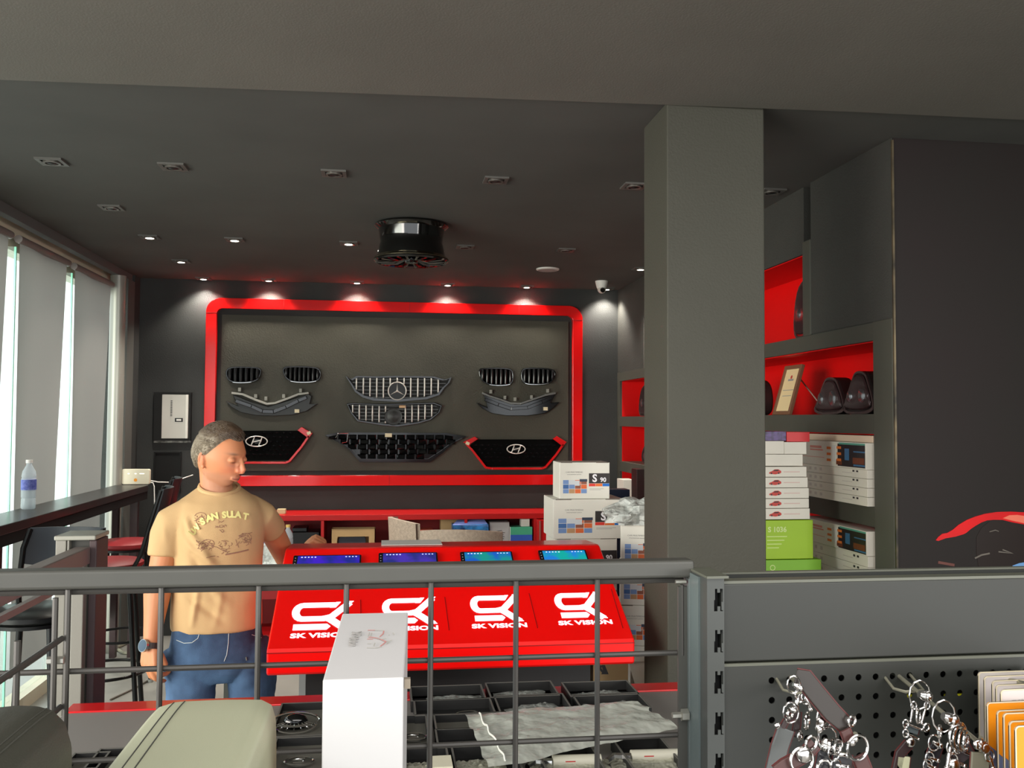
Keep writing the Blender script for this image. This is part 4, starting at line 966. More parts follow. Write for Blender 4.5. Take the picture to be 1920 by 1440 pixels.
# stacked retail boxes: faces look along -X towards the aisle, so they are seen obliquely
MAP = mat('carton_white_b', (228, 222, 208), .5, var=.02)
def shelfbox(name, label, y0, y1, z0, z1, x0, x1, m_, group, deco=None, lab2=None):
    t = thing(name, label, 'box', ((x0+x1)/2, (y0+y1)/2, z0), 0, group)
    MB().lo((x0, y0, z0), (x1, y1, z1)).build('carton', m_, t, bevel=.0015)
    if deco: deco(t, x0, y0, y1, z0, z1)
    return t
def d_lines(t, x0, y0, y1, z0, z1):
    b = MB(); h_ = z1-z0
    for k in range(4): b.lo((x0-.0005, y1-.10-.05*k, z0+h_*.35), (x0, y1-.12-.05*k, z0+h_*.7))
    b.lo((x0-.0005, y0+.12, z0+h_*.45), (x0, y0+.20, z0+h_*.52)); b.build('print', mat('faint_print', (205,195,185), .6), t)
    b = MB(); b.lo((x0-.0006, y0+.07, z0+h_*.65), (x0, y0+.085, z0+h_*.85)); b.lo((x0-.0006, y0+.10, z0+h_*.65), (x0, y0+.115, z0+h_*.85)); b.build('barcode', INK, t)
def d_car(t, x0, y0, y1, z0, z1):
    # big printed panel: orange chips, phone strip and a dark cabin picture
    h_ = z1-z0; L_ = y1-y0; X = x0
    def r(b, a, c, lo_, hi_, e=.0006): b.lo((X-e, y1-a*L_, z0+lo_*h_), (X, y1-c*L_, z0+hi_*h_))
    b = MB(); b.use(mat('cabin_dark', (34,32,36), .4)); r(b, .62, .99, .05, .93); b.use(mat('cabin_blue', (60,110,150), .4)); r(b, .72, .78, .30, .75, .0012); r(b, .84, .99, .10, .16, .0012); r(b, .84, .99, .62, .67, .0012); b.use(mat('cabin_brown', (110,56,34), .5)); r(b, .83, .98, .18, .42, .0012); r(b, .60, .68, .1, .3, .0012)
    b.use(mat('cabin_teal', (90,160,140), .5)); r(b, .64, .99, .90, .97, .0013); b.build('cabin_picture', None, t)
    b = MB(); b.use(mat('chip_orange', (225,120,50), .5))
    for k in range(3): r(b, .46, .52, .2+.24*k, .30+.24*k); r(b, .61, .67, .24+.24*k, .34+.24*k, .0016)
    b.use(mat('strip_white', (215,210,205), .5)); r(b, .54, .59, .2, .85, .0016); b.build('chips', None, t)
    b = MB(); b.use(mat('pale_red_print', (225,150,135), .5)); r(b, .20, .40, .60, .66); r(b, .20, .38, .70, .80); r(b, .20, .38, .84, .92) if False else None; r(b, .05, .42, .32, .34); b.build('faint_title', None, t)
G_ = 'white accessory boxes on the wall shelves'
# niche z 1.36 .. 1.65 : four thin boxes, one printed box, one flat on top
y0, y1 = 3.40, 4.05
hs = [.037, .036, .037, .036]; z = 1.361
labs = ['white flat box, bottom of the four thin boxes under the printed one', 'white flat box, second from bottom in the upper niche stack', 'white flat box, third from bottom in the upper niche stack', 'white flat box directly beneath the printed box in the upper niche']
for k, h_ in enumerate(hs):
    shelfbox('accessory_box', labs[k], y0, y1, z, z+h_-.001, 1.905, 2.15, MAP, G_, d_lines); z += h_
shelfbox('accessory_box', 'white box printed with a dark car cabin and orange chips, upper niche', 3.40, 4.0, z, z+.107, 1.90, 2.16, MAP, G_, d_car); z += .108
shelfbox('accessory_box', 'plain cream flat box lying on top of the printed cabin box', 3.40, 4.1, z, min(z+.028, 1.648), 1.93, 2.2, mat('carton_cream', (230,205,180), .5), G_, None)
# lower niche z .985 .. 1.28
z = .986
labs = ['white flat box, lowest visible in the lower niche stack', 'white flat box, second in the lower niche stack', 'white flat box, third in the lower niche stack', 'white flat box just under the printed box, lower niche']
for k, h_ in enumerate((.045, .045, .044, .044)):
    shelfbox('accessory_box', labs[k], y0, 4.05, z, z+h_-.001, 1.905, 2.15, MAP, G_, d_lines); z += h_
shelfbox('accessory_box', 'white box printed with a dark car cabin and orange chips, lower niche', 3.40, 4.0, z, z+.098, 1.90, 2.16, MAP, G_, d_car)

# stack in front of the shelves: green boxes, then thin boxes with a small red car, white boxes, purple and red boxes
YK = 3.62; xk0 = PY(1400, 950, YK).x
def fr(px_, Y=YK): return PY(px_, 950, Y).x
stackx = PY(1380, 950, YK).x
t = thing('stool_plinth', 'dark display plinth carrying the green boxes, hidden behind the rail panel', 'plinth', (1.55, 3.75, 0))
MB().lo((1.34, YK-.02, 0), (1.84, YK+.26, .80)).build('body', DK, t)
def zY(y_, Y=YK, x_=1480): return PY(x_, y_, Y).z
# green boxes
GRN = mat('box_lime_green', (160, 200, 20), .45, var=.03); GRN2 = mat('box_leaf_green', (130, 188, 40), .45)
def gbox(label, xr_, yt, yb, m_, big, zb=None):
    x1 = fr(xr_); z1 = zY(yt); z0 = zb if zb is not None else zY(yb)
    t = thing('green_box', label, 'box', (1.45, YK, z0), 0, 'green boxes beside the shelving')
    MB().lo((1.34, YK, z0), (x1, YK+.22, z1-.001)).build('carton', m_, t, bevel=.0015)
    lx = fr(1437)
    if big:
        text('S 1036', .03, (fr(1457), YK-.001, zY(993)), (1,0,0), (0,0,1), mat('pale_green_print', (215,235,150), .5), t, bold=.001)
        b = MB()
        for k in range(4): b.lo((lx+.002, YK-.0006, zY(1005+7*k)), (lx+.09-.012*k, YK, zY(1006.5+7*k)))
        b.build('fine_print', mat('pale_green_print', (215,235,150)), t)
    else:
        b = MB(); b.ring(circ(fr(1448), zY(1064), .012, 16), circ(fr(1448), zY(1064), .009, 16), .0006, (0,YK-.0006,0), (1,0,0),(0,0,1),(0,1,0)); b.build('ring_print', mat('pale_green_print', (215,235,150)), t)
    return t
gbox('leaf green box, lower and slightly wider of the two green boxes', 1539, 1049, 1085, GRN2, False)
gbox('larger lime green box with faint white print, under the red car boxes', 1524, 975, 1048, GRN, True)
MB_ = None
z0 = zY(1049)
o = MB().lo((1.35, YK+.02, .80), (fr(1530), YK+.24, zY(1085))).build('white_box', CW); tag(o, 'white box hidden low beneath the leaf green box', 'box')
edges = [(974,953.5,1518.5),(953,935,1517),(934.5,915,1517),(914.5,895,1515),(894.5,875,1513)]
CARR = mat('printed_car_red', (198, 52, 38), .45)
for k, (yb, yt, xe) in enumerate(edges):
    z0, z1 = zY(yb), zY(yt); x1 = fr(xe)
    t = thing('thin_box', 'thin white box with a small red car print, %s of the five' % ('lowest', 'second from bottom', 'middle', 'second from top', 'topmost')[k], 'box', (1.45, YK, z0), 0, 'thin white boxes with red cars')
    MB().lo((1.345, YK+.001, z0+.0006), (x1, YK+.20, z1-.0006)).build('carton', MAP, t, bevel=.001)
    cx = fr(1454); cz = (z0+z1)/2; w_ = .027; h_ = .011
    b = MB(); b.prism([(cx-w_, cz-h_*.7),(cx-w_*.95, cz-h_*.1),(cx-w_*.5, cz+h_*.3),(cx-w_*.1, cz+h_*.95),(cx+w_*.5, cz+h_),(cx+w_*.95, cz+h_*.35),(cx+w_, cz-h_*.2),(cx+w_*.8, cz-h_*.6),(cx, cz-h_*.95)], .0007, (0,YK+.001,0), **XZ); b.build('red_car_print', CARR, t)
    b = MB(); b.prism(circ(cx-w_*.62, cz-h_*.55, .0035, 10), .001, (0,YK+.001,0), **XZ); b.prism(circ(cx+w_*.55, cz-h_*.45, .0035, 10), .001, (0,YK+.001,0), **XZ); b.prism([(cx-w_*.1,cz+h_*.75),(cx+w_*.5,cz+h_*.8),(cx+w_*.55,cz+h_*.35),(cx-w_*.35,cz+h_*.3)], .001, (0,YK+.001,0), **XZ); b.build('car_details', INK, t)
    b = MB(); b.lo((fr(1470), YK+.0003, cz-.002), (fr(1500), YK+.001, cz+.002)); b.build('print_line', mat('pale_print', (220,190,180), .5), t)
def wb(name, label, x0_, x1_, yt, yb, m_, Y, group, d=.2):
    a, c = PY(x0_, yb, Y), PY(x1_, yt, Y)
    o = MB().lo((a.x, Y, a.z+.0006), (c.x, Y+d, c.z)).build(name, m_, None, bevel=.001); return tag(o, label, 'box', group)
wb('white_carton', 'cream white carton on top of the red car boxes, under two small ones', 1405, 1505, 852, 874, MAP, YK+.01, 'cream cartons at the column edge', .19)
wb('white_carton', 'cream white carton, left of the pair nearest the column', 1400, 1470, 827, 851.5, MAP, YK+.01, 'cream cartons at the column edge', .19)
wb('white_carton', 'cream white carton, right of the pair nearest the column', 1470.5, 1512, 829, 851.5, MAP, YK+.01, 'cream cartons at the column edge', .19)
wb('purple_box', 'small dark purple printed box at the top of the pile by the column', 1405, 1474, 809, 826.5, mat('purple_print', (28,18,52), .4, rgb2=(110,84,150), vscale=40), YK+.03, None, .15)
wb('red_box', 'small bright red box beside the purple one at the pile top', 1475, 1518, 810, 828.5, mat('red_box_print', (215,14,22), .4), YK+.03, None, .15)

# ================================================================ car mural on the dark wall
YM = 3.238
t = thing('car_mural', 'printed red sports car on the dark wall at the right edge', 'wall picture', (2.4, 3.24, 1.2))
def M2(pts): return [(PY(1660+x/6.545, 900+y/6.545, YM).x, PY(1660+x/6.545, 900+y/6.545, YM).z) for x, y in pts]
top = [(620,740),(650,700),(700,660),(760,650),(830,610),(900,550),(1000,490),(1100,450),(1220,415),(1370,392),(1540,388),(1700,396),(1900,380),(2200,400),(2500,470),(2700,600)]
bot = [(2700,760),(2400,780),(2200,760),(2000,620),(1800,560),(1700,545),(1560,520),(1440,490),(1330,488),(1250,495),(1180,520),(1110,560),(1050,600),(990,650),(960,665),(860,695),(740,715),(650,748)]
MR = mat('mural_red', (228, 10, 18), .35, rgb2=(190, 20, 24), vscale=3)
MB().prism(M2(top+bot), .002, (0,3.2395,0), **XZ).build('car_body', MR, t)
b = MB(); b.prism(M2([(1440,468),(1520,432),(1620,428),(1700,440),(1850,470),(1850,540),(1700,530),(1560,500)]), .001, (0,3.2375,0), **XZ); b.build('highlight_print', mat('mural_salmon', (238,120,95), .4), t)
MB().prism(M2([(1440,500),(1560,520),(1700,545),(1900,600),(2100,760),(2100,1100),(1150,1100),(1120,900),(1120,700),(1180,590),(1290,500)]), .001, (0,3.2395,0), **XZ).build('wheel_arch', mat('mural_black', (40,32,30), .3), t)
b = MB(); b.ribbon(M2([(1100,960),(1180,920),(1280,900)]), .006, .0015, (0,3.2385,0), **XZ); b.ribbon(M2([(1390,880),(1560,900),(1440,855)]), .005, .0015, (0,3.2385,0), **XZ); b.ribbon(M2([(1280,635),(1350,615),(1390,630)]), .003, .0015, (0,3.2385,0), **XZ); b.build('wheel_spokes', mat('mural_grey', (110,104,96), .4), t)
MB().prism(M2([(1560,1050),(1640,1020),(1700,1010),(2000,960),(2000,1100),(1560,1100)]), .0016, (0,3.238,0), **XZ).build('blue_print', mat('mural_blue', (110,160,215), .4), t)
MB().ribbon(M2([(650,1010),(850,1045)]), .01, .001, (0,3.239,0), **XZ).build('reflection_print', mat('mural_dim_red', (104,60,52), .4), t)
# ================================================================ low display table with emblem trays
TT_ = 1.0
pL, pR = PZ(138, 1318, TT_), PZ(1190, 1290, TT_)
t = thing('emblem_table', 'grey topped display table with a red rear edge holding emblem trays', 'table', (0, 2.1, 0))
x0, x1 = pL.x, 0.80
MB().lo((x0, 1.50, TT_-.03), (x1, 2.37, TT_-.004)).build('table_top', mat('table_grey', (128, 124, 120), .55), t, bevel=.003)
MB().lo((x0, 2.31, TT_-.03), (x1, 2.375, TT_)).build('red_edge', mat('table_red_edge', (200, 4, 14), .35, coat=.3), t, bevel=.002)
MB().lo((x0+.06, 1.56, 0), (x1-.06, 2.31, TT_-.03)).build('pedestal', DK, t)
TRB = mat('tray_black', (26, 26, 26), .55); TRE = mat('tray_edge', (96, 95, 90), .5); FOAM = mat('foam_grey', (92, 90, 82), .9)
def tray(label, tl, br, z, foam=False, rz=0, dep=None):
    """open box: tl/br picture corners of its far-left and near-right rim at height z+.03"""
    zr = z+.028
    a = PZ(tl[0], tl[1], zr); c = PZ(br[0], br[1], zr)
    X0, X1, Y1, Y0 = a.x*.5+c.x*0+a.x*.5, c.x, a.y, c.y
    cx, cy = (X0+X1)/2, (Y0+Y1)/2; w_, d_ = X1-X0, Y1-Y0
    t = thing('emblem_tray', label, 'tray', (cx, cy, z), rz, 'black emblem trays on the table')
    b = L4(t); b.ring([(-w_/2,-d_/2),(w_/2,-d_/2),(w_/2,d_/2),(-w_/2,d_/2)], [(-w_/2+.004,-d_/2+.004),(w_/2-.004,-d_/2+.004),(w_/2-.004,d_/2-.004),(-w_/2+.004,d_/2-.004)], .026, (0,0,.001), (1,0,0),(0,1,0),(0,0,1))
    b.build('walls', TRB, t)
    b = L4(t); b.ring([(-w_/2,-d_/2),(w_/2,-d_/2),(w_/2,d_/2),(-w_/2,d_/2)], [(-w_/2+.004,-d_/2+.004),(w_/2-.004,-d_/2+.004),(w_/2-.004,d_/2-.004),(-w_/2+.004,d_/2-.004)], .001, (0,0,.027), (1,0,0),(0,1,0),(0,0,1))
    b.build('rim', TRE, t)
    b = L4(t); b.lo((-w_/2+.004,-d_/2+.004,.001),(w_/2-.004,d_/2-.004,.010 if foam else .004)); b.build('foam_insert' if foam else 'base', FOAM if foam else TRB, t)
    return t, w_, d_
BAGC = film('clear_bag_plastic', (228, 232, 226), .42)
def bag(name, label, cat, x, y, z, lx, ly, h, rz=0, m_=None, seed=1, group=None, folds=5, corner=None):
    """flat crumpled plastic bag lying at z: two skins with wrinkles"""
    b = MB(); b.T = Matrix.Translation((x, y, z)) @ Matrix.Rotation(rz, 4, 'Z')
    def f(u, v, top):
        px_, py_ = (u-.5)*lx, (v-.5)*ly
        e = min(u, 1-u, v, 1-v)*2; env = min(1, e*2.4)
        n_ = noise.noise(Vector((u*5+seed, v*3, seed*2.7)))*.5+noise.noise(Vector((u*folds*3.5, v*9+seed, seed)))*.6 + .35*abs(math.sin((u*3+v*5+seed)*2.4))
        edge = .06*noise.noise(Vector((u*3, v*3, seed+9)))
        px_ += edge*lx*(1 if u > .5 else -1)*(abs(u-.5)*2)**3; py_ += edge*ly*(abs(v-.5)*2)**3
        zz_ = (.002+h*max(0, .5+n_*.5)*env) if top else .001
        if corner:
            for (cu, cv, ch) in corner: zz_ += ch*max(0, 1-math.hypot(u-cu, v-cv)*2.2)
        return (px_, py_, zz_)
    b.grid(lambda u, v: f(u, v, True), 34, 24); b.grid(lambda u, v: f(1-u, v, False), 34, 24)
    o = b.build(name, m_ or BAGC, None, True); return tag(o, label, cat, group)
CLC = mat('frosted_item', (196, 194, 178), .5)
def item(label, x, y, z, rz=0, kind='pipe', s=1.0):
    t = thing('wrapped_part', label, 'chrome part', (x, y, z), rz, 'wrapped chrome pieces in the trays')
    if kind == 'pipe':
        b = L4(t); b.cyl((-.03*s,0,.014),(.055*s,0,.014),.012*s,n=14); b.build('sleeve', CLC, t, True)
        b = L4(t); b.box((.0,-.012,.017),(.02,.002,.006)); b.build('red_mark', mat('mark_red', (190,60,60), .5), t)
        b = L4(t); b.tube([(-.03*s,0,.012),(-.06*s,.01,.012),(-.075*s,-.01,.01)],[.010,.008,.006],8); b.build('chrome_end', CHR, t, True)
    else:
        b = L4(t); b.tube([(.03*s*math.cos(2*math.pi*i/20), .018*s*math.sin(2*math.pi*i/20), .008) for i in range(20)], .002, 6, closed=True)
        b.tube([(-.03*s,0,.008),(.03*s,0,.008)], .002, 6); b.build('badge', CHR, t, True)
    return t
Z = TT_-.004
rows = [
 ('far row, left black emblem tray behind the white box\'s right side', (768,1287),(912,1309),0), ('far row, middle black emblem tray', (909,1280),(1050,1303),0), ('far row, right black emblem tray beside the column', (1052,1279),(1200,1301),0),
 ('second row, left black emblem tray with a white strip inside', (775,1313),(930,1336),0), ('second row, middle black emblem tray with bags', (925,1304),(1075,1330),0), ('second row, right black emblem tray at the column', (1072,1302),(1222,1326),0),
 ('third row, black emblem tray right of the white box, lying above another', (812,1339),(960,1362),1), ('fourth row, black emblem tray half under the large bag', (815,1367),(985,1395),0),
 ('nearest row, black emblem tray immediately right of the white box', (752,1402),(850,1462),0), ('nearest row, black emblem tray below the corner of the large bag', (845,1399),(990,1462),0),
 ('nearest row, black emblem tray with a clear sleeved pipe, centre', (1000,1392),(1150,1462),0), ('nearest row, black emblem tray with a clear sleeved pipe at the rail post', (1145,1382),(1300,1452),0),
 ('grey foam emblem tray visible just right of the white box', (745,1341),(808,1396),1),
 ('grey foam tray with a chrome mesh badge left of the white box', (528,1318),(648,1376),1), ('grey foam tray with a round chrome badge, nearest left of the white box', (518,1383),(640,1452),1),
 ('small black tray beside the dark armrest', (140,1411),(182,1440),1), ('small black tray between the two armrests', (188,1403),(262,1440),1)]
TR = []
for (lab, tl, br, fo) in rows: TR.append(tray(lab, tl, br, Z, bool(fo)))
def tl_(i): return TR[i][0].location
for i, (kx, ky) in {0:(.02,-.01),1:(0,0),2:(0,-.01),4:(.01,0),5:(.02,0),6:(.05,0)}.items():
    p = tl_(i); w_, d_ = TR[i][1], TR[i][2]
    bag('plastic_sleeve', 'small clear plastic sleeve inside the %s' % ('far left tray','far middle tray','far right tray','','second-row middle tray','second-row right tray','third-row tray')[i], 'plastic bag', p.x+kx, p.y+ky, Z+.006, w_*.75, d_*.7, .012, .1*i, seed=i+2, group='plastic sleeves in the trays')
p = tl_(3); o = MB().lo((p.x-.07, p.y-.03, Z+.006), (p.x+.0, p.y-.005, Z+.010)).build('white_strip', WHT); tag(o, 'thin white card strip in the second-row left tray', 'card strip')
item('small chrome badge in the second-row left tray', p.x+.03, p.y-.01, Z+.005, .2, 'badge', .9)
for i, lab in ((10, 'clear sleeved pipe piece in the nearest centre tray'), (11, 'clear sleeved pipe piece in the tray by the rail post')):
    p = tl_(i); item(lab, p.x, p.y+.015, Z+.005, -.05, 'pipe', 1.15)
    bag('plastic_sleeve', 'clear plastic sleeve around the %s' % ('centre pipe piece','pipe piece by the rail post')[i-10], 'plastic bag', p.x, p.y+.01, Z+.006, .16, .08, .016, 0, film('sleeve_plastic', (235,235,215), .28, .1, .8, 60), seed=i*3, group='plastic sleeves in the trays')
p = tl_(8); bag('plastic_sleeve', 'clear sleeve with metal rings in the tray touching the white box', 'plastic bag', p.x, p.y, Z+.006, .11, .09, .020, 0, film('sleeve_plastic', (235,235,215), .28, .1, .8, 60), seed=31, group='plastic sleeves in the trays')
o = MB().lo((p.x+.005, p.y-.04, Z+.03), (p.x+.05, p.y+.02, Z+.034)).build('cream_card', mat('cream_card', (224,220,196), .6)); tag(o, 'cream card lying in the tray nearest the white box', 'card')
p = tl_(9); bag('plastic_sleeve', 'clear sleeve with a coiled chrome ring below the large bag', 'plastic bag', p.x-.02, p.y+.02, Z+.006, .12, .07, .018, .2, film('sleeve_plastic', (235,235,215)), seed=37, group='plastic sleeves in the trays')
# chrome mesh badge (grille shaped)
def badge(label, x, y, z, s, kind):
    t = thing('chrome_badge', label, 'car badge', (x, y, z), 0, 'loose chrome badges in foam trays')
    b = L4(t)
    if kind == 0:
        out = [(s*math.cos(2*math.pi*i/28)*(1 if math.sin(2*math.pi*i/28) > 0 else .9), .62*s*math.sin(2*math.pi*i/28), .012+.012*math.sin(2*math.pi*i/28)) for i in range(28)]
        b.tube(out, .0028, 6, closed=True); b.build('outer_ring', CHR, t, True)
        b = L4(t); b.sphere((0, .15*s, .012), (s*.5, s*.32, .018), 20, 10); b.build('centre_boss', GBLK, t, True)
        b = L4(t)
        for k in range(9):
            a = math.pi*(1.08+.84*k/8); b.tube([(.45*s*math.cos(a), .05*s+.3*s*math.sin(a), .014), (.92*s*math.cos(a), .58*s*math.sin(a), .008)], .0016, 5)
        for k in range(3): b.tube([((.55+.13*k)*s*math.cos(math.pi*(1.1+.8*i/12)), .03*s+(.37+.08*k)*s*math.sin(math.pi*(1.1+.8*i/12)), .012) for i in range(13)], .0013, 5)
        b.build('mesh_bars', CHR, t, True)
    else:
        b.tube([(s*math.cos(2*math.pi*i/28), .8*s*math.sin(2*math.pi*i/28), .006) for i in range(28)], .0028, 6, closed=True)
        b.tube([(.4*s,.4*s,.006),(-.1*s,.45*s,.006),(-.4*s,.2*s,.006),(.3*s,-.05*s,.006),(.35*s,-.35*s,.006),(-.4*s,-.4*s,.006)], .003, 6); b.build('ring_and_letter', CHR, t, True)
    return t
p = tl_(13); badge('chrome mesh badge with black centre in the foam tray left of the white box', p.x-.035, p.y-.02, Z+.012, .055, 0)
p = tl_(14); badge('round chrome badge with an S shape at the picture bottom', p.x-.015, p.y-.005, Z+.012, .028, 1)
p = tl_(12); badge('round chrome badge just right of the white box', p.x+.0, p.y-.02, Z+.012, .028, 1)
# large bag across the trays
a = PZ(860, 1340, Z+.06); c = PZ(1270, 1378, Z+.06)
LB = film('large_bag_plastic', (232, 236, 226), .42, .16, bump=.35, bscale=34)
P4 = [PZ(872,1340,Z+.045), PZ(915,1440,Z+.045), PZ(1276,1364,Z+.045), PZ(1196,1316,Z+.045)]
b = MB()
def lb(u, v, top=True):
    q = (P4[0]*(1-u)+P4[3]*u)*(1-v) + (P4[1]*(1-u)+P4[2]*u)*v
    wv = .0045*noise.noise(Vector((u*5, v*3, 2.2)))+.0025*noise.noise(Vector((u*18, v*9, 8)))+.002*math.sin(v*22+u*3)
    q = q.copy(); e = min(1, 5*min(u,1-u,v,1-v)); q.z += wv + (.012*e if top else -.006*e)
    q.x += .014*noise.noise(Vector((u*3,v*4,5))); q.y += .02*noise.noise(Vector((u*4,v*3,15)))
    return q
b.grid(lambda u, v: lb(u, v), 60, 34); b.grid(lambda u, v: lb(1-u, v, False), 60, 34)
o = b.build('large_plastic_bag', LB, None, True); tag(o, 'large flat crumpled clear bag spread over the emblem trays', 'plastic bag')
q0, q1 = lb(.07, .03), lb(.07, .97)
MB().tube([lb(.07, .02+.96*i/20)+Vector((0,0,.003)) for i in range(21)], .0022, 5).build('zip_strip', mat('zip_white', (225,228,220), .4), o, True)

# ================================================================ wire rail in front
RY = .985
t = thing('wire_rail', 'grey steel wire mesh rail with a square top bar across the foreground', 'railing', (0, RY, 1.0))
a = PY(-60, 1071, RY-.012); c = PY(1303, 1046, RY-.012); zt_ = 1.5455
RG = mat('rail_grey', (64, 64, 60), .42, spec=.5, var=.04, vscale=20)
MB().lo((-.60, RY-.012, zt_-.0195), (c.x, RY+.012, zt_)).build('top_bar', RG, t, bevel=.0035, seg=3)
WG = mat('wire_grey', (58, 56, 53), .45, metal=.1)
def wire(pts, r=.0030): 
    return MB().tube(pts, r, 8).build('wire', WG, t, True)
wz = [zt_-.0235] + [PY(967, y, RY).z for y in (1233, 1391)] + [PY(967,1391,RY).z-.087]
wx = [-.505, -.412] + [PY(x, 1200, RY).x for x in (129, 303, 485, 649, 807, 966, 1118)]
for z in wz: wire([(-.60, RY, z), (PY(1281,1200,RY).x, RY, z)])
for x in wx: wire([(x, RY-.005, zt_-.02), (x, RY-.005, 1.22)])
xe = PY(1282, 1200, RY).x
wire([(xe-.003, RY-.004, zt_-.028), (xe-.003, RY-.004, 1.44)], .0026)
MB().lo((xe+.002, RY-.012, 1.0), (xe+.016, RY+.012, zt_-.02)).build('end_post', mat('rail_post_blue_grey', (76,84,84), .4), t, bevel=.002)
MB().lo((xe-.008, RY-.006, 1.0), (xe+.002, RY-.002, zt_-.03)).build('flange', RG, t)
for z in (PY(1280,1336,RY).z,):
    b = MB(); b.cyl((xe-.016, RY-.008, z), (xe+.002, RY-.008, z), .0035, n=6); b.cyl((xe-.006, RY-.008, z), (xe+.002, RY-.008, z), .0068, n=6); b.build('bolt', mat('zinc_bolt', (180,178,168), .3, metal=.8), t)
b = MB(); b.cyl((xe-.012, RY-.008, PY(1280,1088,RY).z), (xe, RY-.008, PY(1280,1088,RY).z), .0022, n=6); b.build('bolt', mat('zinc_bolt', (180,178,168)), t)
# short return mesh at the left, coming towards the viewer
xs_ = wx[2]
t2 = thing('wire_return', 'short wire mesh return panel at the left, meeting the rail', 'railing', (xs_, .8, 1.0))
def wire2(pts, r=.0030): return MB().tube(pts, r, 8).build('wire', WG, t2, True)
for z in (1.477, 1.409, 1.32): wire2([(xs_-.004, RY-.008, z), (xs_-.004, .775, z)])
for y in (.965, .872, .785): wire2([(xs_-.007, y, 1.50 if y < .9 else 1.52), (xs_-.007, y, 1.287)])
b = MB(); b.cyl((xs_-.016, RY-.012, PY(120,1232,RY).z), (xs_, RY-.012, PY(120,1232,RY).z), .004, n=6); b.build('bolt', mat('zinc_bolt', (180,178,168)), t2)

# shelf board carrying the near goods, just below the picture
SB = 1.285
t = thing('front_shelf', 'dark shelf board below the picture carrying armrests and white box', 'shelf', (-.1, .8, 0))
MB().lo((-.85, .42, SB-.02), (.32, .93, SB)).build('board', DGREY, t)
MB().lo((-.75, .44, 0), (-.71, .92, SB-.02)).build('upright', DGREY, t); MB().lo((.28, .44, 0), (.32, .92, SB-.02)).build('upright', DGREY, t)
# white printed box
yb_, yf_ = .955, .775; zt_ = PY(605, 1276, yf_).z
aL, aR = PY(605, 1276, yf_), PY(757, 1270, yf_); bL, bR = PY(642, 1150, yb_), PY(765, 1148, yb_)
t = thing('white_printed_box', 'upright white carton printed with a small line drawing, in front of the rail', 'box', ((aL.x+aR.x)/2, yf_, SB))
zb_ = (bL.z+bR.z)/2; zf_ = (aL.z+aR.z)/2
b = MB(); b.add([(aL.x,yf_,SB),(aR.x,yf_,SB),(bR.x,yb_,SB),(bL.x,yb_,SB),(aL.x,yf_,zf_),(aR.x,yf_,zf_),(bR.x,yb_,zb_),(bL.x,yb_,zb_)], [(0,3,2,1),(4,5,6,7),(0,1,5,4),(1,2,6,5),(2,3,7,6),(3,0,4,7)])
b.build('carton', mat('bright_carton', (182, 181, 181), .5), t, bevel=.0012)
Nt = (bL-aL).cross(aR-aL); Nt = Nt if Nt.z > 0 else -Nt; Nt.normalize()
Ut = (aR-aL).normalized(); Vt = Nt.cross(Ut); Ot = Vector((aL.x, yf_, zf_))
def TU(x, y): q = PN(x, y, Ot, Nt)-Ot; return (q.dot(Ut), q.dot(Vt))
W_ = dict(U=tuple(Ut), V=tuple(Vt), W=tuple(Nt)); oo = tuple(Ot+Nt*.0003)
def zc(pts): return [TU(640+x/11.08, 1150+y/11.08) for x, y in pts]
b = MB(); rp_ = mat('sketch_red', (178,120,116), .6)
for ln in ([(550,358),(700,358)],[(885,370),(870,430),(800,490)],[(540,540),(660,540)],[(570,500),(640,505),(740,520),(850,560),(920,590)],[(930,590),(880,640),(810,690)]): b.ribbon(zc(ln), .0011, .0002, oo, **W_)
b.build('line_drawing', rp_, t)
b = MB()
for ln in ([(700,358),(885,360)],[(560,490),(590,400)],[(605,490),(635,410)],[(740,530),(830,550),(930,520)],[(940,590),(1060,560)],[(700,620),(670,690)],[(540,635),(620,630)],[(980,465),(1000,445)],[(1070,410),(1100,450)],[(530,720),(700,725),(840,700)],[(930,590),(1000,600),(930,640)]): b.ribbon(zc(ln), .0007, .0002, oo, **W_)
b.build('line_drawing', mat('sketch_grey', (160,158,150), .6), t)
c_ = TU(640+330/11.08, 1150+430/11.08)
text('SK', .0125, Ot+Ut*c_[0]+Vt*c_[1]+Nt*.0005, Vt, -Ut, GINK, t, sx=.9, bold=.0003)
c_ = TU(640+250/11.08, 1150+590/11.08)
text('Vision', .012, Ot+Ut*c_[0]+Vt*c_[1]+Nt*.0005, -Vt, Ut, GINK, t, sx=.9, bold=.0004)
b = MB(); b.lo((bR.x-.002, yf_+.008, zf_-.010), (aR.x+.0006, yf_+.002, zf_-.002)); b.build('tab_slot', mat('slot_brown', (120,110,96), .7), t)
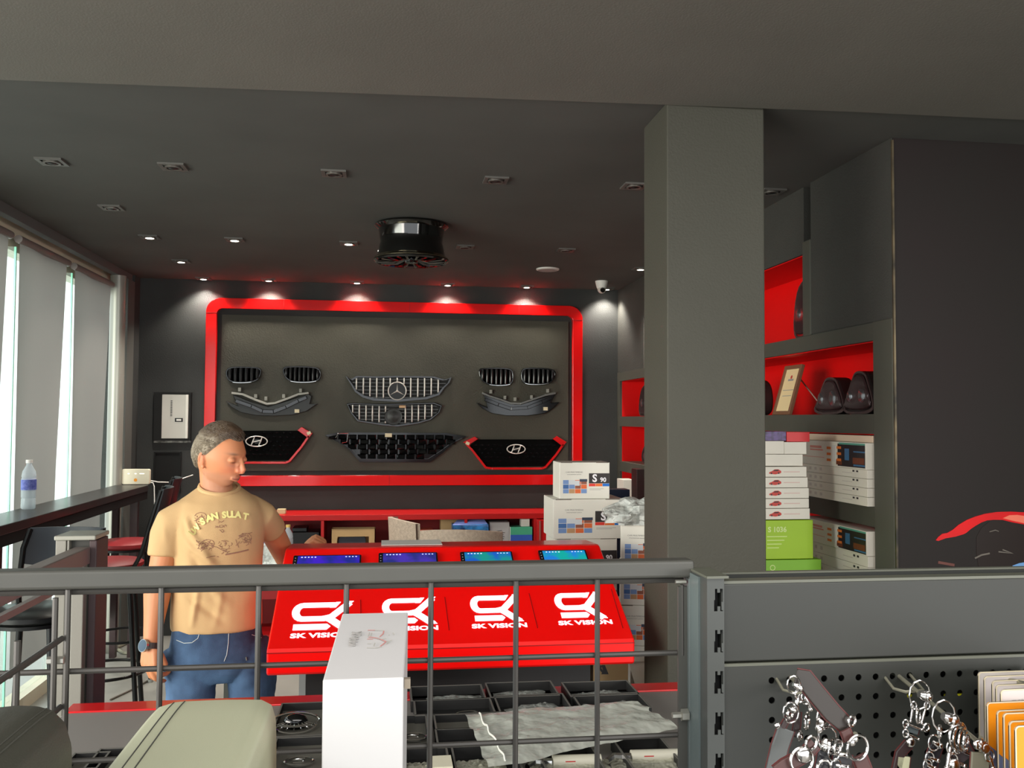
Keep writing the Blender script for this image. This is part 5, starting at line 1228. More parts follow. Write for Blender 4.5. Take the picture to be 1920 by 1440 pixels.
# armrest consoles
def armrest(label, name, pts_top, y, m_, st, base_z, dep, hgt, g=None):
    """pts_top: (x0,x1) bottom-of-picture extent, top edge; padded leather block tapering upward"""
    pass
LEA = mat('armrest_beige_leather', (158, 160, 136), .5, bump=.06, bscale=900); LEB = mat('armrest_grey_leather', (54, 54, 47), .5, bump=.10, bscale=700)
def pad(label, xc, yc, zc_, prof_, dy, m_, stitch, slope=0, rz=0, sidem=None):
    t = thing('armrest', label, 'armrest', (xc, yc, SB), rz, 'padded car armrests')
    n = len(prof_)
    b = L4(t)
    def f(u, v):
        # v along depth, u around the arch profile
        k = u*(n-1); i = min(int(k), n-2); fr_ = k-i
        x = prof_[i][0]*(1-fr_)+prof_[i+1][0]*fr_; z = prof_[i][1]*(1-fr_)+prof_[i+1][1]*fr_
        e = 1-(.02 if v > .5 else .08)*(abs(2*v-1)**6); ez = 1-(.012 if v > .5 else .06)*(abs(2*v-1)**6)
        return (x*e+slope*(v-.5)*dy, (v-.5)*dy, z*ez)
    m = 26; b.grid(f, n*4, m)
    nn = n*4
    for r_ in (0, m-1):
        ids = list(range(r_*nn, r_*nn+nn)); b.f.append(tuple(ids if r_ == 0 else reversed(ids))); b.mi.append(0)
    o = b.build('pad', m_, t, True)
    for (u0, off) in stitch:
        bb = L4(t); bb.tube([Vector(f(u0, v/20))+Vector((0,0,off)) for v in range(21)], .0007, 5); bb.build('seam', mat('seam_%d' % id(m_), (60,60,54), .6), t, True)
    return t
pr1 = [(-.075,0),(-.074,.05),(-.070,.085),(-.060,.105),(-.040,.113),(0,.117),(.035,.114),(.052,.105),(.058,.085),(.061,.05),(.062,0)]
def at(px_, py_, Y): return PY(px_, py_, Y)
# beige: top far edge y 1308 between x 300..505; left foot x 212 at the bottom, right side x 520
yb1 = .88
P_ = [at(284,1460,yb1), at(283,1400,yb1), at(284,1360,yb1), at(287,1336,yb1), at(297,1322,yb1), at(330,1312,yb1), at(420,1308,yb1), at(492,1308,yb1), at(512,1318,yb1), at(520,1345,yb1), at(521,1400,yb1), at(521,1460,yb1)]
xc = sum(p.x for p in P_)/len(P_)
prof_ = [(P_[0].x-xc, 0)]+[(p.x-xc, p.z-SB) for p in P_[1:-1]]+[(P_[-1].x-xc, 0)]
tt = pad('beige leather padded car armrest at the picture bottom', xc, .74, SB, prof_, .28, LEA, [(.44,0),(.47,0)], 0)
P_ = [at(-60,1460,.74), at(-60,1380,.74), at(-50,1340,.74), at(-20,1322,.74), at(30,1317,.74), at(70,1318,.74), at(100,1326,.74), at(124,1350,.74), at(136,1392,.74), at(137,1425,.74), at(132,1460,.74)]
xc = sum(p.x for p in P_)/len(P_)
prof_ = [(P_[0].x-xc, 0)]+[(p.x-xc, p.z-SB) for p in P_[1:-1]]+[(P_[-1].x-xc, 0)]
tt = pad('dark grey leather padded armrest in the lower left corner', xc, .62, SB, prof_, .24, LEB, [(.56,0),(.60,0)], 0)
# copper foil edge seen by the white box
o = MB().lo((aL.x-.004, .86, SB), (aL.x-.0008, .93, PY(598,1370,.9).z)).build('copper_strip', mat('copper', (205,140,95), .3, metal=.6)); tag(o, 'narrow copper coloured card edge left of the white printed box', 'card')

# ================================================================ pegboard gondola on the right
PYF = .928
t = thing('pegboard_unit', 'dark grey steel pegboard display unit in the right foreground', 'pegboard', (.6, PYF, 0))
a = PY(1352, 1090, PYF); zt_ = a.z; xL = a.x; xRr = 1.25
PB = mat('pegboard_grey', (37, 39, 36), .5, var=.04, vscale=4); EDG = mat('pegboard_edge', (82,84,74), .4)
z1 = PY(1600, 1236, PYF).z
MB().lo((xL, PYF, z1+.0012), (xRr, PYF+.016, zt_-.003)).build('blank_panel', PB, t, bevel=.0015)
MB().lo((xL, PYF+.0005, zt_-.003), (xRr, PYF+.018, zt_)).build('panel_lip', EDG, t)
MB().lo((xL, PYF-.0004, z1-.0035), (xRr, PYF+.012, z1-.0006)).build('lower_lip', EDG, t)
# perforated panel: holes on a 25 mm grid
h0 = PY(1447, 1276, PYF); hx0, hz0 = h0.x, h0.z
pitch = .0197; pitchz = .0208
b = MB(); nx, nz = 38, 13; rr_ = .0036
gx0 = hx0-pitch*2-pitch/2; 
def holecell(b, cx, cz, p_):
    vs = []; fs = []; n = 12; kz = pitchz/pitch
    sq = [(p_/2, 0), (p_/2, p_/2*.577), (p_/2*.577*1.0, p_/2), (0, p_/2), (-p_/2*.577, p_/2), (-p_/2, p_/2*.577), (-p_/2, 0), (-p_/2, -p_/2*.577), (-p_/2*.577, -p_/2), (0, -p_/2), (p_/2*.577, -p_/2), (p_/2, -p_/2*.577)]
    cor = {1: (p_/2, p_/2), 4: (-p_/2, p_/2), 7: (-p_/2, -p_/2), 10: (p_/2, -p_/2)}
    for k in range(n): vs.append((cx+sq[k][0], PYF, cz+sq[k][1]*kz))
    for k in range(n): vs.append((cx+rr_*math.cos(2*math.pi*k/n), PYF, cz+rr_*math.sin(2*math.pi*k/n)))
    for k in range(n): vs.append((cx+rr_*math.cos(2*math.pi*k/n), PYF+.0015, cz+rr_*math.sin(2*math.pi*k/n)))
    for k in range(n):
        j = (k+1) % n; fs.append((k, j, n+j, n+k)); fs.append((n+k, n+j, 2*n+j, 2*n+k))
    for k, c_ in cor.items(): vs.append((cx+c_[0], PYF, cz+c_[1]*kz)); fs.append((k, len(vs)-1, (k+1) % n))
    b.add(vs, [tuple(reversed(f)) for f in fs])
for i in range(nx):
    for j in range(nz): holecell(b, hx0+(i-0)*pitch, hz0-j*pitchz, pitch)
xa_, xb_ = hx0-pitch/2, hx0+(nx-.5)*pitch; za_, zb_ = hz0+pitchz/2, hz0-(nz-.5)*pitchz
b.lo((xL, PYF, zb_), (xa_, PYF+.0015, z1-.0035)); b.lo((xa_, PYF, za_), (xb_, PYF+.0015, z1-.0035))
b.build('perforated_panel', PB, t)
MB().lo((xL, PYF+.036, .3), (xb_, PYF+.040, z1)).build('rear_panel', mat('rear_panel_dark', (22,22,22), .7), t)
rl = PY(1365, 1072, PYF+.055)
MB().lo((xL+.012, PYF+.05, .3), (xb_, PYF+.056, rl.z-.002)).build('back_board', mat('board_back', (40,42,40), .6), t)
MB().lo((xL+.012, PYF+.049, rl.z-.002), (xb_, PYF+.057, rl.z)).build('rear_lip', EDG, t)
# slotted post
pa, pc = PY(1325, 1088, PYF-.002), PY(1357, 1088, PYF-.002); ztp = PY(1330, 1084, PYF-.002).z
pw = mat('post_grey', (58, 61, 59), .4, var=.03)
b = MB()
slots = []
for y in (1103, 1180, 1257, 1334, 1411, 1488):
    slots.append((PY(1346, y, PYF).z, PY(1346, y+42, PYF).z))
sx0, sx1 = PY(1337, 1120, PYF).x, PY(1353.5, 1120, PYF).x
b.lo((pa.x, PYF-.003, .3), (sx0, PYF-.0015, ztp)); b.lo((sx1, PYF-.003, .3), (pc.x, PYF-.0015, ztp))
zprev = ztp
for (za, zc2) in slots:
    b.lo((sx0, PYF-.003, za), (sx1, PYF-.0015, zprev)); zprev = zc2
    m_ = (sx0+sx1)/2; b.lo((m_-.0012, PYF-.003, za-.004), (m_+.0018, PYF-.0015, za)); b.lo((m_-.001, PYF-.003, zc2), (m_+.002, PYF-.0015, zc2+.005)); b.lo((sx1-.0015, PYF-.003, zc2+.001), (sx1, PYF-.0015, (za+zc2)/2-.002)); b.lo((sx0, PYF-.003, (za+zc2)/2), (sx0+.001, PYF-.0015, za))
b.lo((sx0, PYF-.003, .3), (sx1, PYF-.0015, zprev))
b.lo((pa.x, PYF-.0015, .3), (pa.x+.0015, PYF+.05, ztp)); b.lo((pa.x-.0, PYF+.048, .3), (pc.x, PYF+.05, ztp))
b.build('slotted_post', pw, t)
MB().lo((pa.x+.002, PYF+.01, .3), (pc.x, PYF+.012, ztp-.002)).build('post_core', mat('rear_panel_dark', (22,22,22)), t)
MB().lo((pa.x-.001, PYF-.006, ztp), (pc.x+.004, PYF+.052, ztp+.0025)).build('post_cap', EDG, t)
pe = PY(1308, 1100, PYF+.02).x
MB().lo((pe, PYF+.018, .3), (pa.x, PYF+.05, ztp-.002)).build('side_post', mat('post_blue_grey', (84,94,94), .4), t)
# yellow packets behind the perforations
for k in range(3):
    q = PY(1700+70*k, 1303, PYF+.03)
    o = MB().lo((q.x-.014, PYF+.006, q.z-.008), (q.x+.014, PYF+.009, q.z+.008)).build('yellow_packet', mat('yellow_packet', (232, 226, 40), .5, emit=.15) if False else mat('yellow_packet', (240, 232, 40), .5)); tag(o, 'yellow packet glimpsed through pegboard holes, %s' % ('left one above the keychains', 'middle one', 'right one beside the cards')[k], 'packet', 'yellow packets behind the pegboard')

# ---------------------------------------------------------------- hooks
def hook(label, tip, rootpx, Yt):
    r_ = PY(rootpx[0], rootpx[1], PYF); e_ = PY(tip[0], tip[1], Yt)
    t = thing('peg_hook', label, 'hook', tuple(r_), 0, 'wire hooks on the pegboard')
    MB().tube([r_+Vector((0,.02,0)), r_, r_+(e_-r_)*.5, e_, e_+Vector((0,-.004,.006))], .0022, 8).build('prong', mat('zinc_hook', (170,168,150), .3, metal=.8), t, True)
    c_ = r_+Vector((0,-.006,-.006))
    MB().tube([r_+Vector((-.016,.003,.0)), r_+Vector((-.016,-.016,-.008)), r_+Vector((-.006,-.022,-.010)), r_+Vector((.014,-.022,-.009)), r_+Vector((.014,.003,.001))], .0016, 8).build('bracket', mat('zinc_hook', (170,168,150)), t, True)
    return t, r_, e_
h1, r1, e1 = hook('zinc wire hook carrying the right keychain cluster', (1835, 1392), (1686, 1268), .80)
h2, r2, e2 = hook('zinc wire hook hidden behind the leather keychain cluster', (1600, 1385), (1483, 1270), .79)
h3, r3, e3 = hook('zinc wire hook holding the pale cards', (1960, 1290), (1862, 1268), .80)
h4, r4, e4 = hook('zinc wire hook holding the orange cards', (1980, 1345), (1895, 1320), .78)
# ---------------------------------------------------------------- keychains
LT = mat('keychain_leather', (52, 40, 40), .4, coat=.2); LTR = mat('leather_red_edge', (84, 34, 34), .5); LG_ = mat('leather_grey', (74, 77, 77), .35, coat=.3)
KC = mat('keychain_chrome', (215, 212, 210), .14, metal=1)
def strap(b, pts, Y, wd, th=.0025):
    P_ = [PY(x, y, Y if not isinstance(Y, (list, tuple)) else Y[i]) for i, (x, y) in enumerate(pts)]
    vs = []; fs = []; n = len(P_)
    for i, p_ in enumerate(P_):
        d = (P_[min(i+1, n-1)]-P_[max(i-1, 0)]); d.y = 0; d.normalize(); s_ = Vector((-d.z, 0, d.x))
        w_ = wd if not isinstance(wd, (list, tuple)) else wd[i]
        for (a_, c_) in ((-1, -1), (1, -1), (1, 1), (-1, 1)): vs.append(p_+s_*a_*w_/2+Vector((0, c_*th/2, 0)))
    for i in range(n-1):
        for j in range(4): fs.append((i*4+j, i*4+(j+1) % 4, i*4+4+(j+1) % 4, i*4+4+j))
    fs += [(3,2,1,0), tuple(range((n-1)*4, n*4))]
    b.add(vs, fs)
def kring(b, c, r, Y, th=.0013, tilt=0):
    p_ = PY(c[0], c[1], Y); rr = r/1700*Y
    b.tube([p_+Vector((rr*math.cos(2*math.pi*i/24)*math.cos(tilt), rr*math.cos(2*math.pi*i/24)*math.sin(tilt), rr*math.sin(2*math.pi*i/24))) for i in range(24)], th, 7, closed=True)
def keychain(label, grp, Y, straps=(), rings=(), clasps=(), studs=(), edge=True, lm=None):
    p0_ = PY(*( (straps[0][0][0]) if straps else rings[0][0]), Y)
    t = thing('keychain', label, 'keychain', tuple(p0_), 0, grp)
    for (pts, wd, mm_) in straps:
        b = MB(); strap(b, pts, Y, wd, .003); b.build('leather_strap', mm_ or LT, t, bevel=.0008)
        if edge:
            b = MB(); strap(b, pts, Y+.0012, [q+.0022 for q in wd] if isinstance(wd, (list, tuple)) else wd+.0022, .0014); b.build('red_edge', LTR, t)
    for (c_, r_, tl) in rings:
        b = MB(); kring(b, c_, r_, Y-.004, .0013, tl); b.build('ring', KC, t, True)
    for (p, q, w_) in clasps:
        a_, c_ = PY(p[0], p[1], Y-.003), PY(q[0], q[1], Y-.003)
        b = MB(); b.tube([a_, (a_+c_)/2, c_], [w_*.45, w_*.72, w_*.5], 10); b.sphere(tuple(c_), w_*.8, 12, 8); b.tube([a_+Vector((w_*1.5*math.cos(q*math.pi/6), -.001, w_*1.9*math.sin(q*math.pi/6))) for q in range(12)], .0009, 6, closed=True); b.build('clasp', KC, t, True)
    for (c_, r_) in studs:
        p_ = PY(c_[0], c_[1], Y-.004); b = MB(); b.sphere(tuple(p_), (r_, r_*.5, r_), 14, 8); b.build('stud', KC, t, True)
    return t
G1 = 'leather keychains on the left hook'; G2 = 'keychains on the right hook'
keychain('large dark leather strap keychain lying diagonally across the left cluster', G1, .775, [([(1492,1268),(1508,1272),(1530,1300),(1560,1336),(1588,1362)], [.013,.0165,.0165,.0165,.014], mat('strap_dark_gloss', (42,37,34), .4, coat=.1))], [((1597,1352), 10, .4)], [((1487,1283),(1500,1290),.004)])
keychain('grey leather fob keychain at the left end of the cluster', G1, .80, [([(1490,1342),(1476,1348),(1465,1368)], .005, None), ([(1474,1366),(1462,1400),(1450,1450)], .016, LG_)], [((1481,1338), 8, .5)], [((1482,1335),(1487,1330),.005)], [((1458,1361),.003)])
keychain('keychain with a chrome trigger clasp hanging under the diagonal strap', G1, .81, [([(1496,1335),(1494,1360),(1490,1382)], .006, None)], [((1513,1352), 16, .9), ((1500,1380), 9, .8)], [((1500,1302),(1492,1322),.0035), ((1510,1308),(1520,1330),.003)])
keychain('brown strap keychain with a big split ring, lower left', G1, .765, [([(1528,1394),(1508,1416),(1470,1436),(1455,1448)], .012, mat('leather_brown', (70,46,44), .4))], [((1503,1425), 24, .1), ((1521,1393), 13, .3)], [], [((1508,1415),.0075)])
keychain('keychain with square chrome buckle in the middle of the cluster', G1, .79, [([(1552,1392),(1546,1420),(1540,1450)], .014, mat('leather_black', (38,38,42), .3, coat=.3))], [((1560,1400), 14, .7), ((1534,1362), 12, 1.0)], [((1545,1346),(1536,1366),.005), ((1550,1385),(1546,1400),.006)], [((1541,1352),.005)])
keychain('keychain with a large thin ring at the right of the left cluster', G1, .77, [([(1610,1416),(1618,1436),(1624,1452)], .013, mat('leather_brown2', (66,40,38), .45)), ([(1584,1368),(1592,1388)], .009, mat('leather_brown2', (66,40,38)))], [((1608,1402), 24, .2), ((1570,1402), 12, .5)], [], [((1598,1392),.0035),((1604,1386),.003)])
keychain('keychain with oval chrome link and black block at the bottom centre', G1, .785, [([(1580,1415),(1578,1450)], .018, mat('leather_grey2', (76,76,78), .35))], [((1545,1440), 15, .1), ((1572,1396), 8, .2)], [((1562,1412),(1588,1416),.0035), ((1566,1434),(1590,1438),.003)])
keychain('keychain with a long oval chrome shackle, farther back on the right hook', G2, .86, [([(1712,1360),(1708,1374)], .014, mat('leather_grey3', (78,86,88), .35)), ([(1704,1394),(1688,1412),(1680,1450)], .010, None), ([(1694,1418),(1690,1450)], .014, mat('pale_leather', (180,180,150), .5))], [((1722,1342), 14, .75), ((1737,1364), 7, .2)], [((1723,1302),(1738,1306),.0075), ((1712,1322),(1707,1352),.002), ((1737,1322),(1728,1356),.002), ((1697,1356),(1728,1368),.002), ((1697,1374),(1722,1386),.002)], [((1708,1392),.005)])
keychain('black leather keychain with chrome bands below the shackle', G2, .835, [([(1756,1398),(1748,1420),(1742,1450)], .013, mat('leather_black', (38,38,42)))], [((1762,1372), 12, .8)], [((1750,1392),(1762,1398),.004), ((1742,1420),(1758,1426),.003), ((1738,1434),(1752,1440),.003)])
keychain('keychain with a bundle of nested chrome rings on the right hook', G2, .80, [([(1800,1404),(1812,1424)], .020, mat('leather_dark3', (60,54,56), .35, coat=.3))], [((1796,1380), 26, .35), ((1800,1384), 25, .5), ((1806,1388), 22, .6), ((1811,1391), 18, .7)], [((1768,1342),(1786,1350),.0078), ((1782,1400),(1775,1440),.003), ((1794,1404),(1824,1418),.002), ((1786,1424),(1808,1436),.003)], [((1790,1434),.006)])
keychain('keychain with a pale grey leather tag nearest the cards', G2, .79, [([(1838,1410),(1836,1450)], .018, mat('pale_tag', (104,104,90), .45))], [((1846,1400), 9, .4), ((1840,1396), 10, .8)], [((1854,1416),(1862,1440),.003)], [((1834,1396),.005), ((1848,1404),.005)])
# ---------------------------------------------------------------- carded goods at the right edge
def card(label, x0, y0, Y, cols_, grp, w_=.085, h_=.15, txt=None, two=None):
    p_ = PY(x0, y0, Y)
    t = thing('blister_card', label, 'card', (p_.x, Y, p_.z-h_), 0, grp)
    b = MB(); b.prism(rrect(p_.x, p_.z-h_, p_.x+w_, p_.z, .004, 4), .0012, (0,Y,0), (1,0,0),(0,0,1),(0,1,0)); b.build('backing_card', cols_, t)
    b = MB(); b.ring(rrect(p_.x, p_.z-h_, p_.x+w_, p_.z, .004, 4), rrect(p_.x+.0012, p_.z-h_+.0012, p_.x+w_-.0012, p_.z-.0012, .003, 4), .0016, (0,Y-.0003,0), (1,0,0),(0,0,1),(0,1,0)); b.build('clear_edge', mat('card_edge_clear', (196,186,160), .25), t)
    if two:
        pts = [(p_.x+.0012, p_.z-h_+.002),(p_.x+w_-.002, p_.z-h_+.002),(p_.x+w_-.002, p_.z-.085),(p_.x+.045, p_.z-.08),(p_.x+.02, p_.z-.055),(p_.x+.0012, p_.z-.04)]
        MB().prism(pts, .0004, (0,Y-.0004,0), (1,0,0),(0,0,1),(0,1,0)).build('slate_print', two, t)
    if txt: text(txt, .0075, (p_.x+.017, Y-.0012, p_.z-.014), (1,0,0), (0,0,1), GINK, t, bold=.0002)
    return t
PC = [mat('card_pale_%d' % i, c, .4) for i, c in enumerate(((176,170,166),(180,173,172),(184,176,172),(182,175,173),(190,182,180)))]
nm_ = ('rearmost','second from the rear','middle','second nearest','nearest')
for k, (x, y) in enumerate(((1834,1260),(1845,1268),(1860,1276),(1867,1284),(1876,1293))):
    card('pale grey hanging card, %s of the pale cards' % nm_[k], x, y, .905-.022*k, PC[k], 'pale cards on the hook', txt='品特' if k == 4 else None)
OC = mat('card_orange', (206, 128, 18), .45); SL = mat('card_slate', (84, 98, 128), .4)
for k, (x, y) in enumerate(((1850,1317),(1869,1332),(1881,1337),(1892,1352),(1903,1361))):
    card('orange and slate hanging card, %s of the orange cards' % nm_[k], x, y, .81-.022*k, OC, 'orange cards on the hook', two=SL)
# ================================================================ the man
def remesh(b, voxel, smooth=3, name='m'):
    me = b.mesh(name); o = bpy.data.objects.new(name, me); COL.objects.link(o)
    md = o.modifiers.new('r', 'REMESH'); md.mode = 'VOXEL'; md.voxel_size = voxel
    if smooth:
        ms = o.modifiers.new('s', 'SMOOTH'); ms.factor = .5; ms.iterations = smooth
    dg = bpy.context.evaluated_depsgraph_get(); out = bpy.data.meshes.new_from_object(o.evaluated_get(dg), depsgraph=dg)
    bpy.data.objects.remove(o); bpy.data.meshes.remove(me)
    out.polygons.foreach_set('use_smooth', [True]*len(out.polygons))
    return out
def mesh_np(me):
    a = np.empty(len(me.vertices)*3); me.vertices.foreach_get('co', a); return a.reshape(-1, 3)
def set_np(me, a): me.vertices.foreach_set('co', a.ravel()); me.update()
def link(name, me, m_, parent):
    me.materials.clear(); me.materials.append(m_)
    o = bpy.data.objects.new(name, me); COL.objects.link(o)
    if parent is not None: o.parent = parent; me.transform(parent.matrix_basis.inverted())
    return o
TYAW = R(17)
Bc = Vector((PY(409, 1050, 3.42).x, 3.42, 0))
Xb = Vector((math.cos(TYAW), math.sin(TYAW), 0)); Fb = Vector((math.sin(TYAW), -math.cos(TYAW), 0))
def bp_(a, f, z): return Bc+Xb*a+Fb*f+Vector((0, 0, z))
def loft(b, rings, n=28, pw=2.4):
    """rings of (centre, axis A half width, axis F half depth)"""
    vs = []; fs = []
    for (c, A_, F_) in rings:
        for j in range(n):
            q = 2*math.pi*j/n; cq, sq = math.cos(q), math.sin(q)
            cq = math.copysign(abs(cq)**(2/pw), cq); sq = math.copysign(abs(sq)**(2/pw), sq)
            vs.append(c+A_*cq+F_*sq)
    k = len(rings)
    for i in range(k-1):
        for j in range(n): fs.append((i*n+j, i*n+(j+1) % n, (i+1)*n+(j+1) % n, (i+1)*n+j))
    fs += [tuple(reversed(range(n))), tuple(range((k-1)*n, k*n))]
    b.add(vs, fs)
man = thing('person', 'man in a tan printed t-shirt and blue jeans looking down at the red desk', 'person', (Bc.x, Bc.y, 0))
# joints
SR = bp_(-.160, 0, 1.337); ER = PY(298, 1088, 3.35); WR = PY(285, 1196, 3.30)
SLf = bp_(.155, 0, 1.350); EL = PY(535, 1044, 3.72); WL = PY(568, 1033, 3.80)
HIPR, HIPL = bp_(-.09, 0, .90), bp_(.088, .0, .90)
KR, KL = Vector((PY(362,1300,3.42).x, 3.36, .47)), Vector((PY(482,1300,3.42).x, 3.44, .47))
AR_, AL_ = KR+Vector((-.01, .05, -.40)), KL+Vector((.02, .05, -.40))
# ---- body skin mesh
b = MB()
TOR = [(.87,.125,.085),(.92,.135,.090),(1.0,.143,.095),(1.10,.143,.095),(1.20,.148,.10),(1.30,.152,.10),(1.35,.150,.090),(1.385,.12,.075)]
loft(b, [(bp_(0,0,z), Xb*w_, Fb*d_) for z, w_, d_ in TOR])
NB = bp_(.0, -.005, 1.38); HC = PY(412, 855, 3.40)
fyaw = R(61); fpit = R(-12)
HF = Vector((math.sin(fyaw)*math.cos(fpit), -math.cos(fyaw)*math.cos(fpit), math.sin(fpit)))
HX = HF.cross(Vector((0,0,1))).normalized(); HU = HX.cross(HF)   # HX = his right-hand side
def hp(x, y, z): return HC+HX*x+HF*y+HU*z
NT = HC+HU*(-.045)+HF*(-.018)
b.tube([NB, (NB+NT)/2+Vector((0,.004,0)), NT], [.062, .0555, .050], 24)
# head
g = lambda v, c, s: math.exp(-((v-c)/s)**2)
def headpt(th, ph, infl=0.0):
    # th around (0 = front), ph -pi/2..pi/2
    cp = math.cos(ph); cp = cp if ph > 0 else max(0, cp)**(.62 if math.cos(th) > 0 else .8)
    cx, cy, cz = math.sin(th)*cp, math.cos(th)*cp, math.sin(ph)
    x, y, z = cx*.0765, cy*(.098 if cy > 0 else .100), cz*(.112 if cz > 0 else .108)
    lo_ = max(0, min(1, (-z+.0)/.108)); up_ = max(0, z/.112)
    x *= 1-.42*lo_**1.3
    if y < 0: y *= 1-.50*lo_**1.3
    else: y *= 1-.07*lo_**2-.06*up_
    fr_ = max(0, cy)
    ax = abs(x)
    y += fr_*(.006*g(z,.028,.014)*g(ax,.028,.03))            # brow
    y -= fr_*(.016*g(z,.004,.014)*g(ax,.032,.016))           # sockets
    y += fr_*.004*g(z,-.028,.02)*g(ax,.046,.018)             # cheekbone
    y -= fr_*.008*g(z,-.056,.024)*g(ax,.045,.016)            # hollow cheek
    y += fr_*.008*g(z,-.092,.015)*g(x,0,.022)                # chin
    y += fr_*.007*g(z,-.060,.013)*g(x,0,.026)                # mouth mound
    y -= fr_*.004*g(z,-.078,.007)*g(x,0,.02)
    x += math.copysign(.004*g(z,-.075,.02)*max(0, 1-abs(cy+.0))*1, x) # jaw angle
    x -= math.copysign(.004*g(z,.03,.03)*max(0, cy-.3), x)
    k = 1+infl
    return x*k, y*k, z*k
nu, nv = 72, 54
vs = []; fs = []
for j in range(nv+1):
    for i in range(nu):
        vs.append(hp(*headpt(2*math.pi*i/nu, -math.pi/2+math.pi*j/nv)))
for j in range(nv):
    for i in range(nu): fs.append((j*nu+i, j*nu+(i+1) % nu, (j+1)*nu+(i+1) % nu, (j+1)*nu+i))
o_ = len(b.v)
# orientation: HX,HF,HU is right handed (x right, y forward, z up); th from front to +x => clockwise, flip
b.add(vs, [tuple(reversed(f)) for f in fs])
# nose
b.tube([hp(0,.088,.022), hp(0,.096,.006), hp(0,.104,-.010), hp(0,.1125,-.025), hp(0,.110,-.033), hp(0,.095,-.039)], [.007,.0072,.0082,.0098,.0090,.006], 12)
for s in (-1, 1):
    b.sphere(tuple(hp(s*.0115,.099,-.031)), .0080, 14, 10)
    b.tube([hp(s*.012,.094,-.004), hp(s*.014,.092,-.026)], [.006,.007], 8)
# lips
b.tube([hp(-.022,.085,-.060), hp(-.010,.0925,-.0575), hp(0,.0945,-.0585), hp(.010,.0925,-.0575), hp(.022,.085,-.060)], [.003,.0044,.0046,.0044,.003], 8)
b.tube([hp(-.020,.083,-.066), hp(-.008,.0905,-.0685), hp(0,.092,-.069), hp(.008,.0905,-.0685), hp(.020,.083,-.066)], [.003,.0048,.0054,.0048,.003], 8)
# eyelids
for s in (-1, 1):
    b.sphere(tuple(hp(s*.0315,.078,.004)), (.0150,.0150,.0125), 18, 12)
# ears
for s in (-1, 1):
    e = [hp(s*(.0755+.009*max(0, math.cos(a-.3))), -.008-.014*math.cos(a-.3), -.012+.026*math.sin(a)-.003*math.cos(a)) for a in [R(-95+ i*25) for i in range(10)]]
    b.tube(e, [.0048]*3+[.0042]*7, 8)
    b.sphere(tuple(hp(s*.073,-.010,-.012)), (.008,.014,.022), 14, 10)
    b.tube([hp(s*.074,-.008,.002), hp(s*.075,-.008,-.012), hp(s*.073,-.006,-.028)], [.007,.007,.006], 10)
    b.sphere(tuple(hp(s*.075,-.003,-.038)), (.005,.006,.007), 12, 8)
# arms
b.tube([SR, SR*.5+ER*.5, ER, ER+(WR-ER)*.25, ER+(WR-ER)*.6, WR, WR+Vector((0,0,-.02))], [.052,.046,.0415,.046,.037,.0285,.029], 20)
b.tube([SLf, SLf*.5+EL*.5, EL, EL+(WL-EL)*.3, EL+(WL-EL)*.7, WL], [.044,.045,.042,.041,.034,.027], 20)
# hands
def hand(b, W_, Yd, Zd, Xd, curls, spread=1.0, thumb=(.5,.6), L_=1.0, pos=False):
    """Yd towards the fingers, Zd back of the hand, Xd thumb side"""
    Yd = Yd.normalized(); Zd = (Zd-Yd*Zd.dot(Yd)).normalized(); Xd = (Xd-Yd*Xd.dot(Yd)-Zd*Xd.dot(Zd)).normalized()
    P = lambda x, y, z: W_+Xd*x*L_+Yd*y*L_+Zd*z*L_
    mcp = [(.030,.090), (.0105,.096), (-.010,.092), (-.0295,.083)]
    ln = [(.043,.026,.021), (.048,.030,.022), (.045,.028,.022), (.036,.022,.019)]
    tips = []
    for k, ((x, y), l_) in enumerate(zip(mcp, ln)):
        b.tube([P(x*.45, .0, 0), P(x*.8, y*.5, .004), P(x, y-.006, .004)], [.0165,.0150,.0125], 10)
        a = 0; p = Vector((x, y, .004)); pts = [P(*(p-Vector((0,.014,0)))), P(*p)]; rs = [.0115, .0108]
        sp = (x*.9)*spread
        for q, seg in enumerate(l_):
            a += curls[k][q]; d = Vector((sp*2.0*(1 if q == 0 else .4), math.cos(a), -math.sin(a))).normalized()
            p = p+d*seg; pts.append(P(*p)); rs.append((.0095, .0085, .0068)[q])
        b.tube(pts, rs, 10); b.sphere(tuple(pts[-1]), .0066*L_, 10, 8); tips.append(pts[-1])
    b.tube([P(.012,.015,-.004), P(.030,.040,-.008), P(.040+.01*thumb[0],.066,-.012-.01*thumb[1]), P(.044+.006*thumb[0],.090,-.016-.022*thumb[1])], [.015,.0145,.0112,.0088], 10)
    b.tube([P(-.005,.015,-.006), P(-.014,.07,-.006)], [.016,.013], 10)
    return tips
hand(b, WR+Vector((0,0,-.012)), Vector((-.02,-.18,-1)), Vector((-.55,-.83,0)), Vector((.83,-.55,0)), [(.75,.75,.5),(.55,.6,.4),(.55,.6,.4),(.8,.7,.4)], .5, (.1,1.0), .90)
hand(b, WL, Vector((.72,-.35,.72)), Vector((-.6,-.2,1)), Vector((-.3,-1,0)), [(1.2,1.0,.5),(1.3,1.05,.5),(1.25,1.0,.5),(1.2,1.0,.5)], .8, (.5,.9), .86)
# legs
b.tube([HIPR, (HIPR+KR)/2, KR, (KR+AR_)/2, AR_], [.070,.060,.050,.05,.035], 18)
b.tube([HIPL, (HIPL+KL)/2, KL, (KL+AL_)/2, AL_], [.070,.060,.050,.05,.035], 18)
me = remesh(b, .0034, 3, 'body')
co = mesh_np(me)
